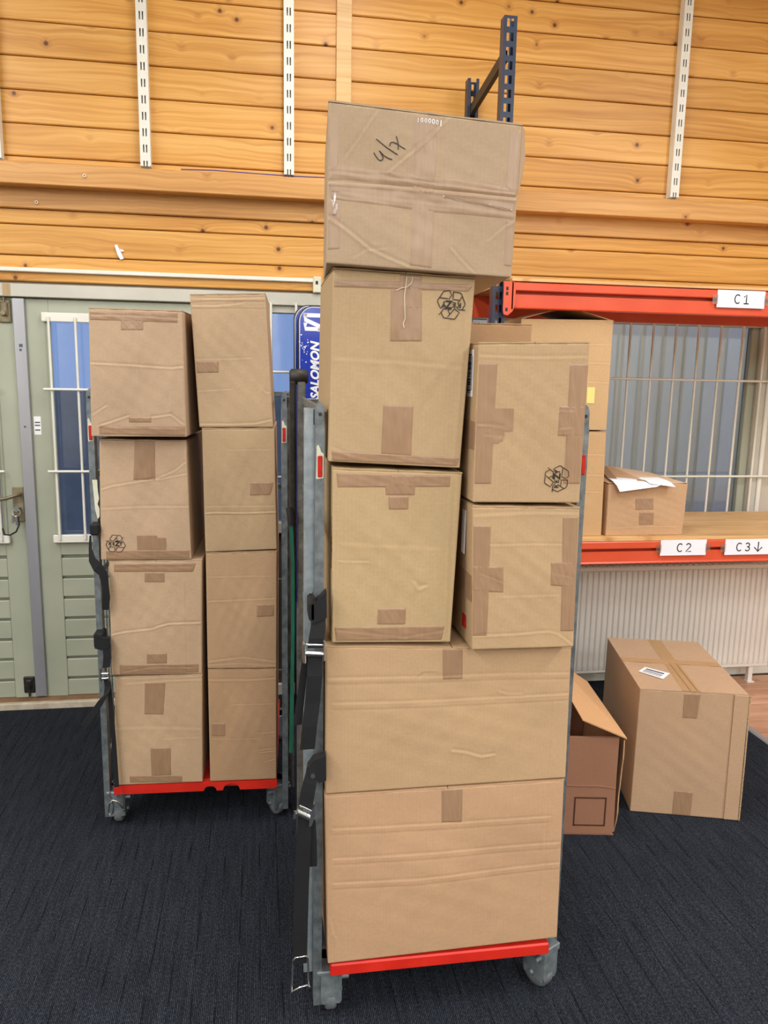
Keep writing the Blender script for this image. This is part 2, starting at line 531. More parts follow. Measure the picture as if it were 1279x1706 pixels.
# ------------------------------------------------------------------ cardboard boxes
BOXDATA = json.loads('''{"F1":{"c":[[0.1563,1.83,0.6663],[0.7967,1.83,0.6679],[0.8045,1.83,0.1917],[0.1671,1.83,0.1805]],"d":[0.0,0.76,0.0],"t":[[[0.474,0.996],[0.5644,0.998],[0.5643,0.7908],[0.4756,0.797]]],"k":[[[[0.0338,0.807],[0.3876,0.7925],[0.9404,0.7824]],5,1.8],[[[0.0335,0.7792],[0.3878,0.7639],[0.9412,0.7527]],5,-1.2],[[[0.0367,0.6316],[0.3884,0.6202],[0.9849,0.6135]],5,1.8],[[[0.0364,0.6033],[0.3885,0.5913],[0.9858,0.5833]],5,-1.2],[[[0.0352,0.4862],[0.389,0.4674],[0.9914,0.4844]],5,1.8],[[[0.0348,0.4576],[0.3891,0.4381],[0.9922,0.4539]],5,-1.2],[[[0.9197,0.964],[0.9286,0.0196]],6,1],[[[0.0178,0.2543],[0.0292,0.1649],[0.0276,0.0176]],5,2]],"m":[],"s":[]},"F2":{"c":[[0.157,1.83,1.0643],[0.7937,1.83,1.0358],[0.8,1.83,0.6714],[0.1579,1.83,0.6692]],"d":[0.0,0.76,0.0],"t":[[[0.4586,1.0017],[0.5443,1.0028],[0.5479,0.7798],[0.4643,0.7771]]],"k":[[[[0.0075,0.7889],[0.464,0.7981],[0.7444,0.8155],[0.9997,0.8166]],5,1.8],[[[0.0076,0.7574],[0.4645,0.7645],[0.7451,0.7807],[1.0006,0.7806]],5,-1.2],[[[0.0338,0.6214],[0.4737,0.6293],[1.0039,0.6583]],5,1.8],[[[0.0339,0.5854],[0.4743,0.5911],[1.0049,0.6173]],5,-1.2],[[[0.5162,0.2652],[0.574,0.2469],[0.6299,0.2107],[0.6804,0.2193]],5.5,2.2],[[[0.9279,0.5933],[0.9257,0.0421]],6,1],[[[0.7016,0.6903],[0.7348,0.6674],[0.793,0.6699]],5,1.5],[[[0.3641,0.7995],[0.3855,0.8323],[0.4342,0.8318]],5,-1.5]],"m":[],"s":[]},"F4":{"c":[[0.1699,1.83,1.5046],[0.4855,1.83,1.493],[0.4704,1.83,1.0622],[0.1717,1.83,1.0714]],"d":[0.0,0.37,0.0],"t":[[[0.0245,0.9839],[0.9106,0.989],[0.9115,0.9219],[0.0351,0.8972]],[[0.3943,0.9791],[0.6327,0.9854],[0.6404,0.8671],[0.4043,0.8618]],[[0.4248,0.8608],[0.5889,0.8644],[0.5938,0.784],[0.4336,0.7809]],[[0.3684,0.2065],[0.6078,0.211],[0.6087,0.109],[0.3669,0.1075]],[[0.0149,0.0961],[0.9438,0.1049],[0.9241,0.0131],[0.0317,0.0098]]],"k":[[[[0.0644,0.4811],[0.153,0.4791],[0.2786,0.4804]],4,1.5],[[[0.0891,0.5812],[0.8478,0.5611]],9,1],[[[0.9306,0.941],[0.9631,0.021]],7,1.6],[[[0.0099,0.0316],[0.0097,0.9691]],6,1.2],[[[0.669,0.359],[0.7037,0.3282],[0.7465,0.3401]],7,3],[[[0.0528,0.0704],[0.6025,0.03],[0.9359,0.069]],4,1.2],[[[0.0547,0.4154],[0.05,0.3547]],3,1.2]],"m":[],"s":[]},"F3":{"c":[[0.1679,1.83,1.9604],[0.5002,1.83,1.9505],[0.4792,1.83,1.5032],[0.1599,1.83,1.5188]],"d":[0.0,0.37,0.0],"t":[[[0.0025,0.9488],[0.9935,0.9726],[0.9576,0.9295],[0.004,0.907]],[[0.3996,0.9233],[0.6238,0.9238],[0.6447,0.6599],[0.4132,0.6494]],[[0.4585,1.0001],[0.6169,1.0046],[0.6321,0.8282],[0.4716,0.8205]],[[0.3839,0.323],[0.6134,0.3249],[0.6209,0.051],[0.3859,0.0538]],[[0.0185,0.0613],[0.9945,0.0591],[0.9761,0.0095],[0.0258,0.0044]]],"k":[[[[0.0067,0.5446],[0.4714,0.5469],[0.9505,0.5347]],8,1.2],[[[0.9621,0.9795],[0.9625,0.0518]],7,1.5],[[[-0.0185,0.0839],[0.139,0.0447]],5,1.2],[[[0.9619,0.6195],[0.7185,0.3291]],18,1.0],[[[-0.0036,0.9868],[0.4396,0.9886],[0.9908,0.9951]],5,1.3]],"m":[[[0.8371,0.86],22.5,180]],"s":[]},"F6":{"c":[[0.1522,1.8,2.3015],[0.5868,1.8,2.2815],[0.5778,1.8,1.9493],[0.1491,1.8,1.9642]],"d":[0.03,0.46,0],"t":[[[-0.0075,0.6283],[0.2893,0.6183],[0.4767,0.6122],[1.0113,0.5949],[0.9954,0.5307],[0.4796,0.5296],[0.2916,0.5292],[0.003,0.5125]],[[0.0061,0.5092],[0.2917,0.5255],[0.4797,0.5258],[0.9956,0.5268],[0.9907,0.3853],[0.5485,0.3817],[0.2951,0.3945],[0.0227,0.4041]],[[0.4314,0.9848],[0.5507,0.9757],[0.557,0.5467],[0.4394,0.557]],[[0.4375,0.5506],[0.5562,0.5403],[0.5604,0.0174],[0.4401,0.0265]],[[-0.0124,0.9225],[0.0547,0.9271],[0.0554,0.5956],[-0.0128,0.5921]],[[0.0087,0.4048],[0.0711,0.4121],[0.0717,0.0951],[0.0019,0.0828]],[[0.9306,0.9682],[0.994,0.9702],[0.9956,0.5304],[0.9304,0.5952]],[[0.9457,0.3778],[1.0043,0.3844],[1.004,0.0711],[0.9505,0.0734]]],"k":[[[[-0.0,0.5121],[0.1066,0.5214],[0.2917,0.5255],[0.4797,0.5258],[0.6708,0.5224],[0.9989,0.5272]],5,4.5],[[[0.0235,0.5737],[0.2904,0.5738],[0.4783,0.5672],[0.994,0.5539]],4,1.5],[[[0.0771,0.4513],[0.4828,0.439],[0.9919,0.4208]],4,1.2],[[[0.2435,0.9785],[0.1621,0.8147],[0.0858,0.6695]],4,2],[[[0.6126,0.9959],[0.5297,0.8804],[0.4402,0.7643],[0.3171,0.6219]],4.5,2.5],[[[0.0149,0.2916],[0.1119,0.2158],[0.233,0.1105],[0.3356,0.063],[0.4361,0.0222]],5,3],[[[0.9975,0.3821],[0.9406,0.3364],[0.8633,0.2414]],4,2],[[[0.6607,0.1615],[0.7229,0.0852],[0.7923,0.0126]],4,2],[[[0.1492,0.0525],[0.2079,0.1041],[0.3023,0.1213]],4,1.5],[[[0.4797,0.9729],[0.5076,0.0095]],4,0.8]],"m":[],"s":[[[0.2336,0.7194],[0.2449,0.6986],[0.2583,0.6801],[0.2684,0.6768],[0.279,0.6849],[0.2808,0.6981],[0.2735,0.7143],[0.2613,0.735]],[[0.2613,0.735],[0.2858,0.7092],[0.3078,0.6954],[0.3254,0.6915]],[[0.2445,0.805],[0.293,0.7636],[0.3527,0.7248]],[[0.3123,0.7729],[0.3161,0.7926],[0.3289,0.7985],[0.3486,0.7918],[0.3708,0.7756],[0.3917,0.7639]],[[0.3452,0.8343],[0.3536,0.8003],[0.3566,0.7581]]]},"F5":{"c":[[0.5031,1.79,1.4182],[0.7752,1.79,1.4118],[0.7811,1.79,1.0522],[0.5159,1.79,1.0543]],"d":[0.0,0.37,0.0],"t":[[[0.003,0.8768],[0.1722,0.8782],[0.1474,0.097],[-0.0017,0.0998]],[[-0.0008,0.6002],[0.2953,0.593],[0.2997,0.4036],[-0.0034,0.4196]],[[0.8366,0.9439],[0.9913,0.9455],[1.0129,0.1163],[0.8582,0.119]],[[0.7368,0.6263],[1.0083,0.6261],[1.0057,0.4326],[0.7415,0.4552]]],"k":[[[[0.1744,0.7397],[0.5743,0.7478],[0.8328,0.746]],3.5,1.5],[[[-0.0017,0.0998],[0.4104,0.1061],[0.7524,0.1209],[0.8497,0.098],[0.9901,0.0171]],4,2],[[[0.2725,0.3766],[0.8149,0.3855]],4,1],[[[0.0026,0.9419],[0.5656,0.9676],[0.99,0.9657]],7,1.5],[[[0.7692,0.5374],[0.9591,0.5091]],3,1],[[[0.0684,0.54],[0.2887,0.4784]],3,1.2]],"m":[],"s":[]},"F7":{"c":[[0.5023,1.79,1.8013],[0.7748,1.79,1.8095],[0.773,1.79,1.4222],[0.5028,1.79,1.4255]],"d":[0.0,0.37,0.0],"t":[[[0.0068,0.8852],[0.1779,0.8847],[0.1641,0.1185],[0.0049,0.118]],[[-0.0205,0.5941],[0.3356,0.5999],[0.3364,0.4615],[0.2576,0.4555],[0.2532,0.3888],[-0.0173,0.3702]],[[0.8237,0.8771],[1.0104,0.8766],[0.9962,0.121],[0.831,0.1205]],[[0.7497,0.6175],[1.0009,0.6173],[1.0022,0.4257],[0.7489,0.4255]]],"k":[[[[0.0096,0.9263],[0.4959,0.9131],[1.0062,0.9174]],5,1.5],[[[-0.0153,0.4977],[0.1239,0.4941],[0.2472,0.4796]],3.5,1.8],[[[0.0927,0.4312],[0.2513,0.4167]],3,1.2],[[[0.7524,0.5877],[0.8784,0.5816]],3,1.2],[[[0.7539,0.4701],[0.8881,0.4798]],3,1.2],[[[0.0525,0.3703],[0.0113,0.1614]],5,1],[[[0.8331,0.8712],[0.9677,0.4075]],5,1]],"m":[[[0.7687,0.1564],22,90]],"s":[]},"G4":{"c":[[-0.5598,2.8004,1.9269],[-0.2552,2.7878,1.9257],[-0.2496,2.7875,1.4985],[-0.5691,2.8008,1.4974]],"d":[0.034,0.42,0],"t":[[[0.0116,0.9832],[0.9539,0.9911],[0.9496,0.9076],[0.0147,0.9114]],[[0.3426,0.9263],[0.5844,0.9236],[0.5809,0.8444],[0.3392,0.8395]],[[0.08,0.0941],[0.991,0.0918],[0.9867,0.0049],[0.0828,0.0153]],[[0.3945,0.1595],[0.6388,0.1614],[0.6368,0.1143],[0.3927,0.1126]]],"k":[[[[0.0094,0.5797],[0.4214,0.57],[0.8596,0.5524],[1.0041,0.5668]],5,2.5],[[[0.0104,0.9465],[0.4369,0.9504],[0.9457,0.9393]],4,1.5],[[[0.8474,0.5279],[0.8395,0.3648],[0.827,0.2166]],5,1.5],[[[0.0074,0.1687],[0.1601,0.2434]],5,2],[[[0.0905,0.0876],[0.3838,0.1635]],5,2.5],[[[0.6441,0.1573],[0.8417,0.1796],[0.959,0.1099]],5,2.5],[[[0.9929,0.988],[0.9873,0.5625],[0.9924,0.0099]],7,1.6],[[[0.133,0.0756],[0.9899,0.0684]],4,1.5],[[[0.5334,0.8909],[0.5152,0.1975]],8,0.8]],"m":[],"s":[]},"G3":{"c":[[-0.5524,2.8451,1.4857],[-0.256,2.8328,1.4822],[-0.2473,2.8324,1.0514],[-0.5646,2.8456,1.0519]],"d":[0.0232,0.56,0],"t":[[[0.4021,1.0019],[0.6394,1.0012],[0.6299,0.6776],[0.3781,0.6755]],[[0.4018,0.2081],[0.6316,0.2078],[0.6307,0.1886],[0.7251,0.1867],[0.7236,0.0845],[0.4032,0.0856]],[[0.057,0.0841],[0.9891,0.0863],[0.9846,0.0098],[0.0553,0.0055]]],"k":[[[[0.0049,0.5911],[0.1384,0.6243],[0.4067,0.6587],[0.6421,0.6879],[0.8582,0.7583],[0.9812,0.8279]],4.5,2.5],[[[0.6416,0.6777],[0.9751,0.7294]],4,2],[[[0.0189,0.432],[0.4453,0.4508],[0.9818,0.4529]],5,1.6],[[[0.0044,0.564],[0.0018,0.4362]],4,1],[[[0.997,0.9811],[1.0067,0.5703],[0.9908,0.0169]],6,1.8]],"m":[[[0.166,0.1389],14.5,0]],"s":[]},"G2":{"c":[[-0.5377,2.8445,1.0486],[-0.2098,2.8309,1.0495],[-0.2188,2.8313,0.6132],[-0.5445,2.8448,0.6166]],"d":[0.0232,0.56,0],"t":[[[0.0539,0.9863],[0.9385,0.9847],[0.9047,0.9037],[0.0516,0.9114]],[[0.3761,0.9084],[0.5977,0.9064],[0.5965,0.8159],[0.3742,0.818]],[[0.3875,0.1964],[0.6145,0.1938],[0.6133,0.0999],[0.3857,0.1026]],[[0.0882,0.097],[0.9655,0.0956],[0.9654,0.0114],[0.0856,0.0065]]],"k":[[[[0.018,0.3651],[0.1469,0.3864],[0.4615,0.4129],[0.5068,0.4278],[0.6313,0.4555],[0.9716,0.4609]],5,3],[[[0.809,0.8157],[0.827,0.0158]],5,1.2],[[[0.0745,0.9447],[0.9048,0.9435]],4,1],[[[0.1029,0.0201],[0.4441,0.0668],[0.9021,0.0566]],4,1.5],[[[0.9889,0.9825],[0.9943,0.0138]],6,1.5]],"m":[],"s":[]},"G1":{"c":[[-0.5328,2.8443,0.6093],[-0.218,2.8312,0.6125],[-0.2257,2.8315,0.1725],[-0.5556,2.8452,0.1703]],"d":[0.0232,0.56,0],"t":[[[0.3368,0.9481],[0.5782,0.9462],[0.5557,0.6483],[0.3339,0.6552]],[[0.4083,0.3504],[0.641,0.3424],[0.6479,0.0784],[0.4224,0.0771]],[[0.1746,0.0915],[0.7671,0.0738],[0.7731,0.0065],[0.1814,0.0198]]],"k":[[[[0.1448,0.9439],[0.6266,0.959],[0.9675,0.9592]],6,1.2],[[[0.0086,0.5368],[0.3888,0.534],[0.9417,0.5065]],10,1],[[[0.5569,0.4227],[0.9415,0.4243]],5,0.8]],"m":[],"s":[]},"H4":{"c":[[-0.2318,2.8318,1.9837],[0.0243,2.8212,1.9954],[0.0485,2.8202,1.5321],[-0.2093,2.8309,1.5292]],"d":[0.0174,0.4196,0.0],"t":[[[0.0223,0.5099],[0.3262,0.5086],[0.3154,0.4194],[0.0166,0.417]]],"k":[[[[0.0098,0.977],[0.4298,0.9667],[0.9897,0.972]],5,2],[[[0.0063,0.9503],[0.3079,0.9578],[0.9871,0.9475]],4,-1.5],[[[0.0149,0.9234],[0.303,0.9178],[0.6682,0.9315]],5,2],[[[0.0243,0.9033],[0.5433,0.9025],[0.9938,0.8957]],4,-1],[[[0.0176,0.5202],[0.4988,0.5215],[0.7448,0.5272]],4,1.2],[[[0.0174,0.2784],[0.4474,0.2913]],4,1.2],[[[0.0038,0.024],[0.4408,0.0225],[0.7643,0.0294],[0.9919,0.0574]],5,2],[[[0.9036,0.2832],[0.9383,0.259],[0.9701,0.2658]],4,2]],"m":[],"s":[]},"H3":{"c":[[-0.2011,2.8305,1.5271],[0.0527,2.82,1.53],[0.0591,2.8197,1.0871],[-0.1977,2.8304,1.0778]],"d":[0.0174,0.4196,0.0],"t":[[[0.6439,0.5698],[0.9798,0.5662],[0.9287,0.459],[0.6335,0.4561]]],"k":[[[[0.0303,0.3205],[0.1239,0.3258],[0.569,0.3147],[0.9832,0.3167]],4.5,2.5],[[[0.0299,0.3122],[0.1349,0.3132],[0.5687,0.3064],[0.9828,0.3069]],4,-1.5],[[[0.0097,0.3757],[0.9729,0.3639]],5,1],[[[0.3567,0.8307],[0.977,0.8314]],4,0.8],[[[0.9232,0.2981],[0.9086,0.2208]],4,1]],"m":[],"s":[]},"H2":{"c":[[-0.1968,2.8303,1.0755],[0.059,2.8197,1.0817],[0.0555,2.8199,0.6289],[-0.1985,2.8304,0.6331]],"d":[0.0174,0.4196,0.0],"t":[[[0.7053,0.5598],[0.9679,0.5595],[0.9684,0.4516],[0.7098,0.4514]]],"k":[[[[0.0258,0.591],[0.5047,0.5998],[0.9728,0.6042]],4,1.5],[[[0.0118,0.8015],[0.972,0.7941]],4,1],[[[0.0215,0.0624],[0.4989,0.098],[0.9752,0.0566]],5,1.5],[[[0.0207,0.0313],[0.4473,0.0443],[0.9753,0.0228]],4,1.2]],"m":[],"s":[]},"H1":{"c":[[-0.1979,2.8304,0.6308],[0.0555,2.8199,0.6265],[0.0534,2.82,0.175],[-0.1977,2.8304,0.1775]],"d":[0.0174,0.4196,0.0],"t":[[[0.033,0.5339],[0.243,0.5314],[0.2397,0.4112],[0.0365,0.414]]],"k":[[[[0.0385,0.9131],[0.5729,0.9096],[0.7225,0.9131],[0.9627,0.9224]],5,1.8],[[[0.3295,0.6916],[0.7203,0.6896],[0.9624,0.6964]],4,1],[[[0.0207,0.3914],[0.6867,0.3822]],4,1],[[[0.7177,0.4277],[0.962,0.4365]],4,1.2],[[[0.7468,0.275],[0.9618,0.2857]],4,1.5],[[[0.7466,0.2519],[0.9618,0.2624]],4,1.5],[[[0.8228,0.1622],[0.9617,0.1832]],4,1.5]],"m":[],"s":[]},"K1":{"c":[[1.1101,3.3,1.9724],[1.5298,3.3,1.9797],[1.531,3.3,1.4992],[1.1177,3.3,1.5012]],"d":[0.0,0.42,0.0],"t":[],"k":[[[[0.0854,0.793],[0.9916,0.7759]],4,1.5],[[[0.0923,0.6317],[0.9917,0.6089]],4,1.5],[[[0.0997,0.4582],[0.9922,0.4352]],4,1.5]],"m":[],"s":[]},"K2":{"c":[[1.1181,3.3,1.4934],[1.5314,3.3,1.4939],[1.5402,3.3,1.006],[1.1313,3.3,1.0062]],"d":[0.0,0.42,0.0],"t":[],"k":[[[[0.2605,0.8001],[0.9998,0.785]],4,1.5],[[[0.2675,0.6078],[0.9982,0.5901]],4,1.5],[[[0.2736,0.4414],[1.0085,0.4272]],4,1.5]],"m":[],"s":[]},"SB":{"c":[[1.5599,3.3,1.2569],[1.9471,3.3,1.2572],[1.9382,3.3,0.9947],[1.561,3.3,1.0001]],"d":[0.0,0.36,0.0],"t":[[[0.4012,0.4559],[0.5966,0.4554],[0.6091,0.2037],[0.4148,0.2039]],[[0.3389,0.7279],[0.5777,0.727],[0.5884,0.4984],[0.3525,0.499]]],"k":[[[[0.0488,0.1536],[0.4706,0.1749],[0.9422,0.1673]],4,1.2],[[[0.8579,0.1674],[0.9602,0.0807]],4,1.2],[[[0.005,0.9856],[0.0551,0.023]],5,1]],"m":[],"s":[]},"BC":{"c":[[1.4707,2.7109,0.5262],[1.8619,2.597,0.5318],[1.8673,2.5954,-0.0017],[1.469,2.7114,0.0]],"d":[0.138,0.595,0],"t":[[[0.4082,0.9881],[0.5663,0.99],[0.5525,0.7941],[0.4125,0.7936]],[[0.3936,0.2025],[0.5742,0.2016],[0.5706,0.0038],[0.3896,0.0037]]],"k":[[[[0.8787,0.9911],[0.8598,0.0028]],5,3],[[[0.9396,0.9938],[0.9452,0.0026]],6,1.2]],"m":[],"s":[]}}''')

def samples(L, r, step):
    n = max(3, int(round((L - 2 * r) / step)))
    a = [0, r * .15, r * .5, r] + list(np.linspace(r, L - r, n + 1)[1:-1]) + [L - r, L - r * .5, L - r * .15, L]
    return np.array(a) / L

class Carton:
    R = 0.0035
    def __init__(self, key, c, d, creases=(), seed=0, bulge=0.002, top=0.0035, zfloor=None):
        self.key = key
        c = [np.array(p, float) for p in c]
        self.d = np.array(d, float)
        if zfloor is not None:
            c[2][2] = max(c[2][2], zfloor); c[3][2] = max(c[3][2], zfloor)
        self.TL, self.TR, self.BR, self.BL = c
        self.full = [p.copy() for p in c]
        self.TL = self.TL - np.array([0, 0, top]); self.TR = self.TR - np.array([0, 0, top])
        self.W = (np.linalg.norm(self.TR - self.TL) + np.linalg.norm(self.BR - self.BL)) / 2
        self.H = (np.linalg.norm(self.TL - self.BL) + np.linalg.norm(self.TR - self.BR)) / 2
        self.D = np.linalg.norm(self.d)
        self.n = -self.d / self.D
        self.sx = (self.TR - self.TL) / np.linalg.norm(self.TR - self.TL)
        o = (self.BL + self.BR) / 2 + self.d / 2
        o[2] = min(self.BL[2], self.BR[2])
        self.o = o
        self.creases = [(np.array([(u * self.W, v * self.H) for u, v in k[0]]), k[1] / 1000.0 * 0.62, k[2] / 1000.0 * 0.42) for k in creases]
        rs = random.Random(seed)
        self.ph = [rs.uniform(0, 6.28) for _ in range(12)]
        self.b = bulge
    def tri(self, a, b, e):
        a, b, e = (np.asarray(x, float)[..., None] for x in (a, b, e))
        return self.BL * (1 - a) * (1 - e) + self.BR * a * (1 - e) + self.TL * (1 - a) * e + self.TR * a * e + self.d * b
    def rounded(self, a, b, e):
        r = self.R
        S = np.array([self.W, self.D, self.H])
        p = np.stack([np.asarray(a) * S[0], np.asarray(b) * S[1], np.asarray(e) * S[2]], -1)
        q = np.clip(p, r, S - r)
        dv = p - q
        ln = np.linalg.norm(dv, axis=-1, keepdims=True)
        p = q + dv / np.maximum(ln, 1e-9) * np.minimum(ln, r)
        return p[..., 0] / S[0], p[..., 1] / S[1], p[..., 2] / S[2]
    def disp(self, a, e):
        a = np.asarray(a, float); e = np.asarray(e, float)
        P = self.ph
        edge = np.clip(a * (1 - a) * 4, 0, 1) ** .6 * np.clip(e * (1 - e) * 4, 0, 1) ** .6
        z = edge * self.b * (0.7 + np.sin(a * 4.1 + P[0]) * np.sin(e * 5.3 + P[1]) + .6 * np.sin(a * 9.7 + e * 3 + P[2]) * np.sin(e * 8.1 - a * 2 + P[3]))
        z = z + edge * .0006 * (np.sin(a * 31 + e * 9 + P[4]) * np.sin(e * 37 - a * 6 + P[5]))
        x, y = a * self.W, e * self.H
        fade = np.clip(np.minimum(np.minimum(a, 1 - a) * self.W, np.minimum(e, 1 - e) * self.H) / .006, 0, 1)
        for pl, w, dp in self.creases:
            best = np.full(a.shape, 9.0); sg = np.zeros(a.shape); tend = np.ones(a.shape)
            for (p, q) in zip(pl[:-1], pl[1:]):
                t = q - p
                L2 = t @ t + 1e-12
                tt = ((x - p[0]) * t[0] + (y - p[1]) * t[1]) / L2
                tc = np.clip(tt, 0, 1)
                dx = x - p[0] - tc * t[0]; dy = y - p[1] - tc * t[1]
                ds = np.sqrt(dx * dx + dy * dy)
                side = (t[0] * dy - t[1] * dx) / math.sqrt(L2)
                if t[0] < 0 or (abs(t[0]) < 1e-6 and t[1] < 0): side = -side
                m_ = ds < best
                best = np.where(m_, ds, best); sg = np.where(m_, side, sg)
            s = np.where(np.abs(sg) > 0, np.sign(sg), 1) * best
            z = z - fade * dp * (s / w) * np.exp(.5 - .5 * (s / w) ** 2)
        return z
    def front(self, a, e, off=0.0):
        a = np.asarray(a, float); e = np.asarray(e, float)
        ra, rb, re = self.rounded(a, np.zeros_like(a), e)
        return self.tri(ra, rb, re) + (self.disp(a, e) + off)[..., None] * self.n - self.o
    def body(self, mat, tint, name='cardboard_box'):
        r = self.R
        A = samples(self.W, r, .0028); B = samples(self.D, r, .06); E = samples(self.H, r, .0028)
        vs_, fs_ = [], []
        off = 0
        def grid(U, V, fn, flip):
            nonlocal off
            uu, vv = np.meshgrid(U, V, indexing='ij')
            P = fn(uu, vv).reshape(-1, 3)
            nu, nv = len(U), len(V)
            i, j = np.meshgrid(np.arange(nu - 1), np.arange(nv - 1), indexing='ij')
            q = np.stack([i * nv + j, (i + 1) * nv + j, (i + 1) * nv + j + 1, i * nv + j + 1], -1).reshape(-1, 4) + off
            vs_.append(P); fs_.append(q[:, ::-1] if flip else q)
            off += len(P)
        def shell(a, b, e):
            return self.tri(*self.rounded(a, b, e)) - self.o
        Ac = samples(self.W, r, .05); Ec = samples(self.H, r, .05)
        grid(A, E, lambda u, v: self.front(u, v), False)
        # sides share the fine edge samples of the front so that no gap opens
        grid(B, E, lambda u, v: shell(np.zeros_like(u), u, v), True)
        grid(B, E, lambda u, v: shell(np.ones_like(u), u, v), False)
        grid(A, B, lambda u, v: shell(u, v, np.ones_like(u)), False)
        grid(A, B, lambda u, v: shell(u, v, np.zeros_like(u)), True)
        grid(A, E, lambda u, v: shell(u, np.ones_like(u), v), True) if False else grid(Ac, Ec, lambda u, v: shell(u, np.ones_like(u), v), True)
        V = np.concatenate(vs_); F = np.concatenate(fs_)
        # weld shared edges
        key = np.round(V * 1e5).astype(np.int64)
        _, idx, inv = np.unique(key, axis=0, return_index=True, return_inverse=True)
        V = V[idx]; F = inv.reshape(-1)[F]
        ok = np.array([len(set(f)) == 4 for f in F.tolist()])
        F = F[ok]
        me = bpy.data.meshes.new(name)
        me.vertices.add(len(V)); me.vertices.foreach_set('co', V.ravel())
        me.loops.add(F.size); me.loops.foreach_set('vertex_index', F.ravel().astype(np.int32))
        me.polygons.add(len(F)); me.polygons.foreach_set('loop_start', np.arange(0, F.size, 4, dtype=np.int32))
        me.polygons.foreach_set('loop_total', np.full(len(F), 4, np.int32))
        me.polygons.foreach_set('use_smooth', np.ones(len(F), bool))
        me.update(calc_edges=True)
        me.validate()
        ob = link(name, me, mat, None, self.o)
        ob.color = tint
        self.ob = ob
        self.tint = tint
        return ob
    def patch(self, quad, name, mat, tint, off=0.0011, wr=0.00025, poly=None):
        """thin sticker on the front; quad = TL,TR,BR,BL in face coordinates, or a longer outline (top row then bottom row)"""
        q = [np.array(p, float) for p in quad]
        if len(q) == 4:
            top = [q[0], q[1]]; bot = [q[3], q[2]]
        elif len(q) == 8:
            top = q[:4]; bot = q[4:][::-1]
        else:   # L or stepped shape: its bounding four-sided form
            return self.outline(quad, name, mat, tint, off)
        def lerp(row, t):
            k = t * (len(row) - 1); i = np.minimum(k.astype(int), len(row) - 2); f = (k - i)[..., None]
            R_ = np.array(row)
            return R_[i] * (1 - f) + R_[i + 1] * f
        S = np.array([self.W, self.H])
        lx = np.linalg.norm((top[-1] - top[0]) * S); ly = np.linalg.norm((top[0] - bot[0]) * S)
        nx = max(4, int(lx / .0028)); ny = max(4, int(ly / .0028))
        s, t = np.meshgrid(np.linspace(0, 1, nx + 1), np.linspace(0, 1, ny + 1), indexing='ij')
        uv = lerp(bot, s) * (1 - t[..., None]) + lerp(top, s) * t[..., None]
        P = self.ph
        w_ = wr * (np.sin(s * 13 + P[6]) * np.sin(t * 7 + P[7]) + .7 * np.sin(s * 29 + t * 11 + P[8]))
        o_ = np.full(s.shape, off) + w_
        rim = (s < 1e-6) | (s > 1 - 1e-6) | (t < 1e-6) | (t > 1 - 1e-6)
        o_ = np.where(rim, -0.0004, o_)
        u = np.clip(uv[..., 0], .004, .996); vv = np.clip(uv[..., 1], .004, .996)
        V = self.front(u, vv, o_).reshape(-1, 3)
        i, j = np.meshgrid(np.arange(nx), np.arange(ny), indexing='ij')
        F = np.stack([i * (ny + 1) + j, (i + 1) * (ny + 1) + j, (i + 1) * (ny + 1) + j + 1, i * (ny + 1) + j + 1], -1).reshape(-1, 4)
        me = bpy.data.meshes.new(name)
        me.from_pydata(V.tolist(), [], F.tolist())
        me.polygons.foreach_set('use_smooth', [True] * len(me.polygons))
        ob = link(name, me, mat, self.ob)
        ob.color = tint
        return ob
    def outline(self, quad, name, mat, tint, off=0.0011):
        q = np.array(quad, float)
        lo, hi = q.min(0), q.max(0)
        nx = max(6, int((hi[0] - lo[0]) * self.W / .004)); ny = max(6, int((hi[1] - lo[1]) * self.H / .004))
        xs = np.linspace(lo[0], hi[0], nx + 1); ys = np.linspace(lo[1], hi[1], ny + 1)
        def inside(x, y):
            c_ = False
            for i in range(len(q)):
                x1, y1 = q[i]; x2, y2 = q[i - 1]
                if (y1 > y) != (y2 > y) and x < (x2 - x1) * (y - y1) / (y2 - y1) + x1: c_ = not c_
            return c_
        keep = [(i, j) for i in range(nx) for j in range(ny) if inside((xs[i] + xs[i + 1]) / 2, (ys[j] + ys[j + 1]) / 2)]
        ids = {}
        V, F = [], []
        for i, j in keep:
            f = []
            for di, dj in ((0, 0), (1, 0), (1, 1), (0, 1)):
                kx = (i + di, j + dj)
                if kx not in ids:
                    ids[kx] = len(V); V.append((xs[kx[0]], ys[kx[1]]))
                f.append(ids[kx])
            F.append(f)
        uv = np.clip(np.array(V), .004, .996)
        P3 = self.front(uv[:, 0], uv[:, 1], np.full(len(V), off))
        me = bpy.data.meshes.new(name)
        me.from_pydata(P3.tolist(), [], F)
        me.polygons.foreach_set('use_smooth', [True] * len(me.polygons))
        ob = link(name, me, mat, self.ob)
        ob.color = tint
        return ob
    def print2d(self, shapes, center, size, rot, name, mat, off=0.0019):
        """flat ink: shapes = [(verts2d, faces)], placed round a face point"""
        ca, sa = math.cos(math.radians(rot)), math.sin(math.radians(rot))
        V, F = [], []
        for vs_, fs_ in shapes:
            k = len(V)
            for x, y in vs_:
                X, Y = x * size, y * size
                V.append((center[0] + (X * ca - Y * sa) / self.W, center[1] + (X * sa + Y * ca) / self.H))
            F += [tuple(i + k for i in f) for f in fs_]
        V = np.array(V)
        P3 = self.front(V[:, 0], V[:, 1], np.full(len(V), off))
        me = bpy.data.meshes.new(name)
        me.from_pydata(P3.tolist(), [], F)
        return link(name, me, mat, self.ob)
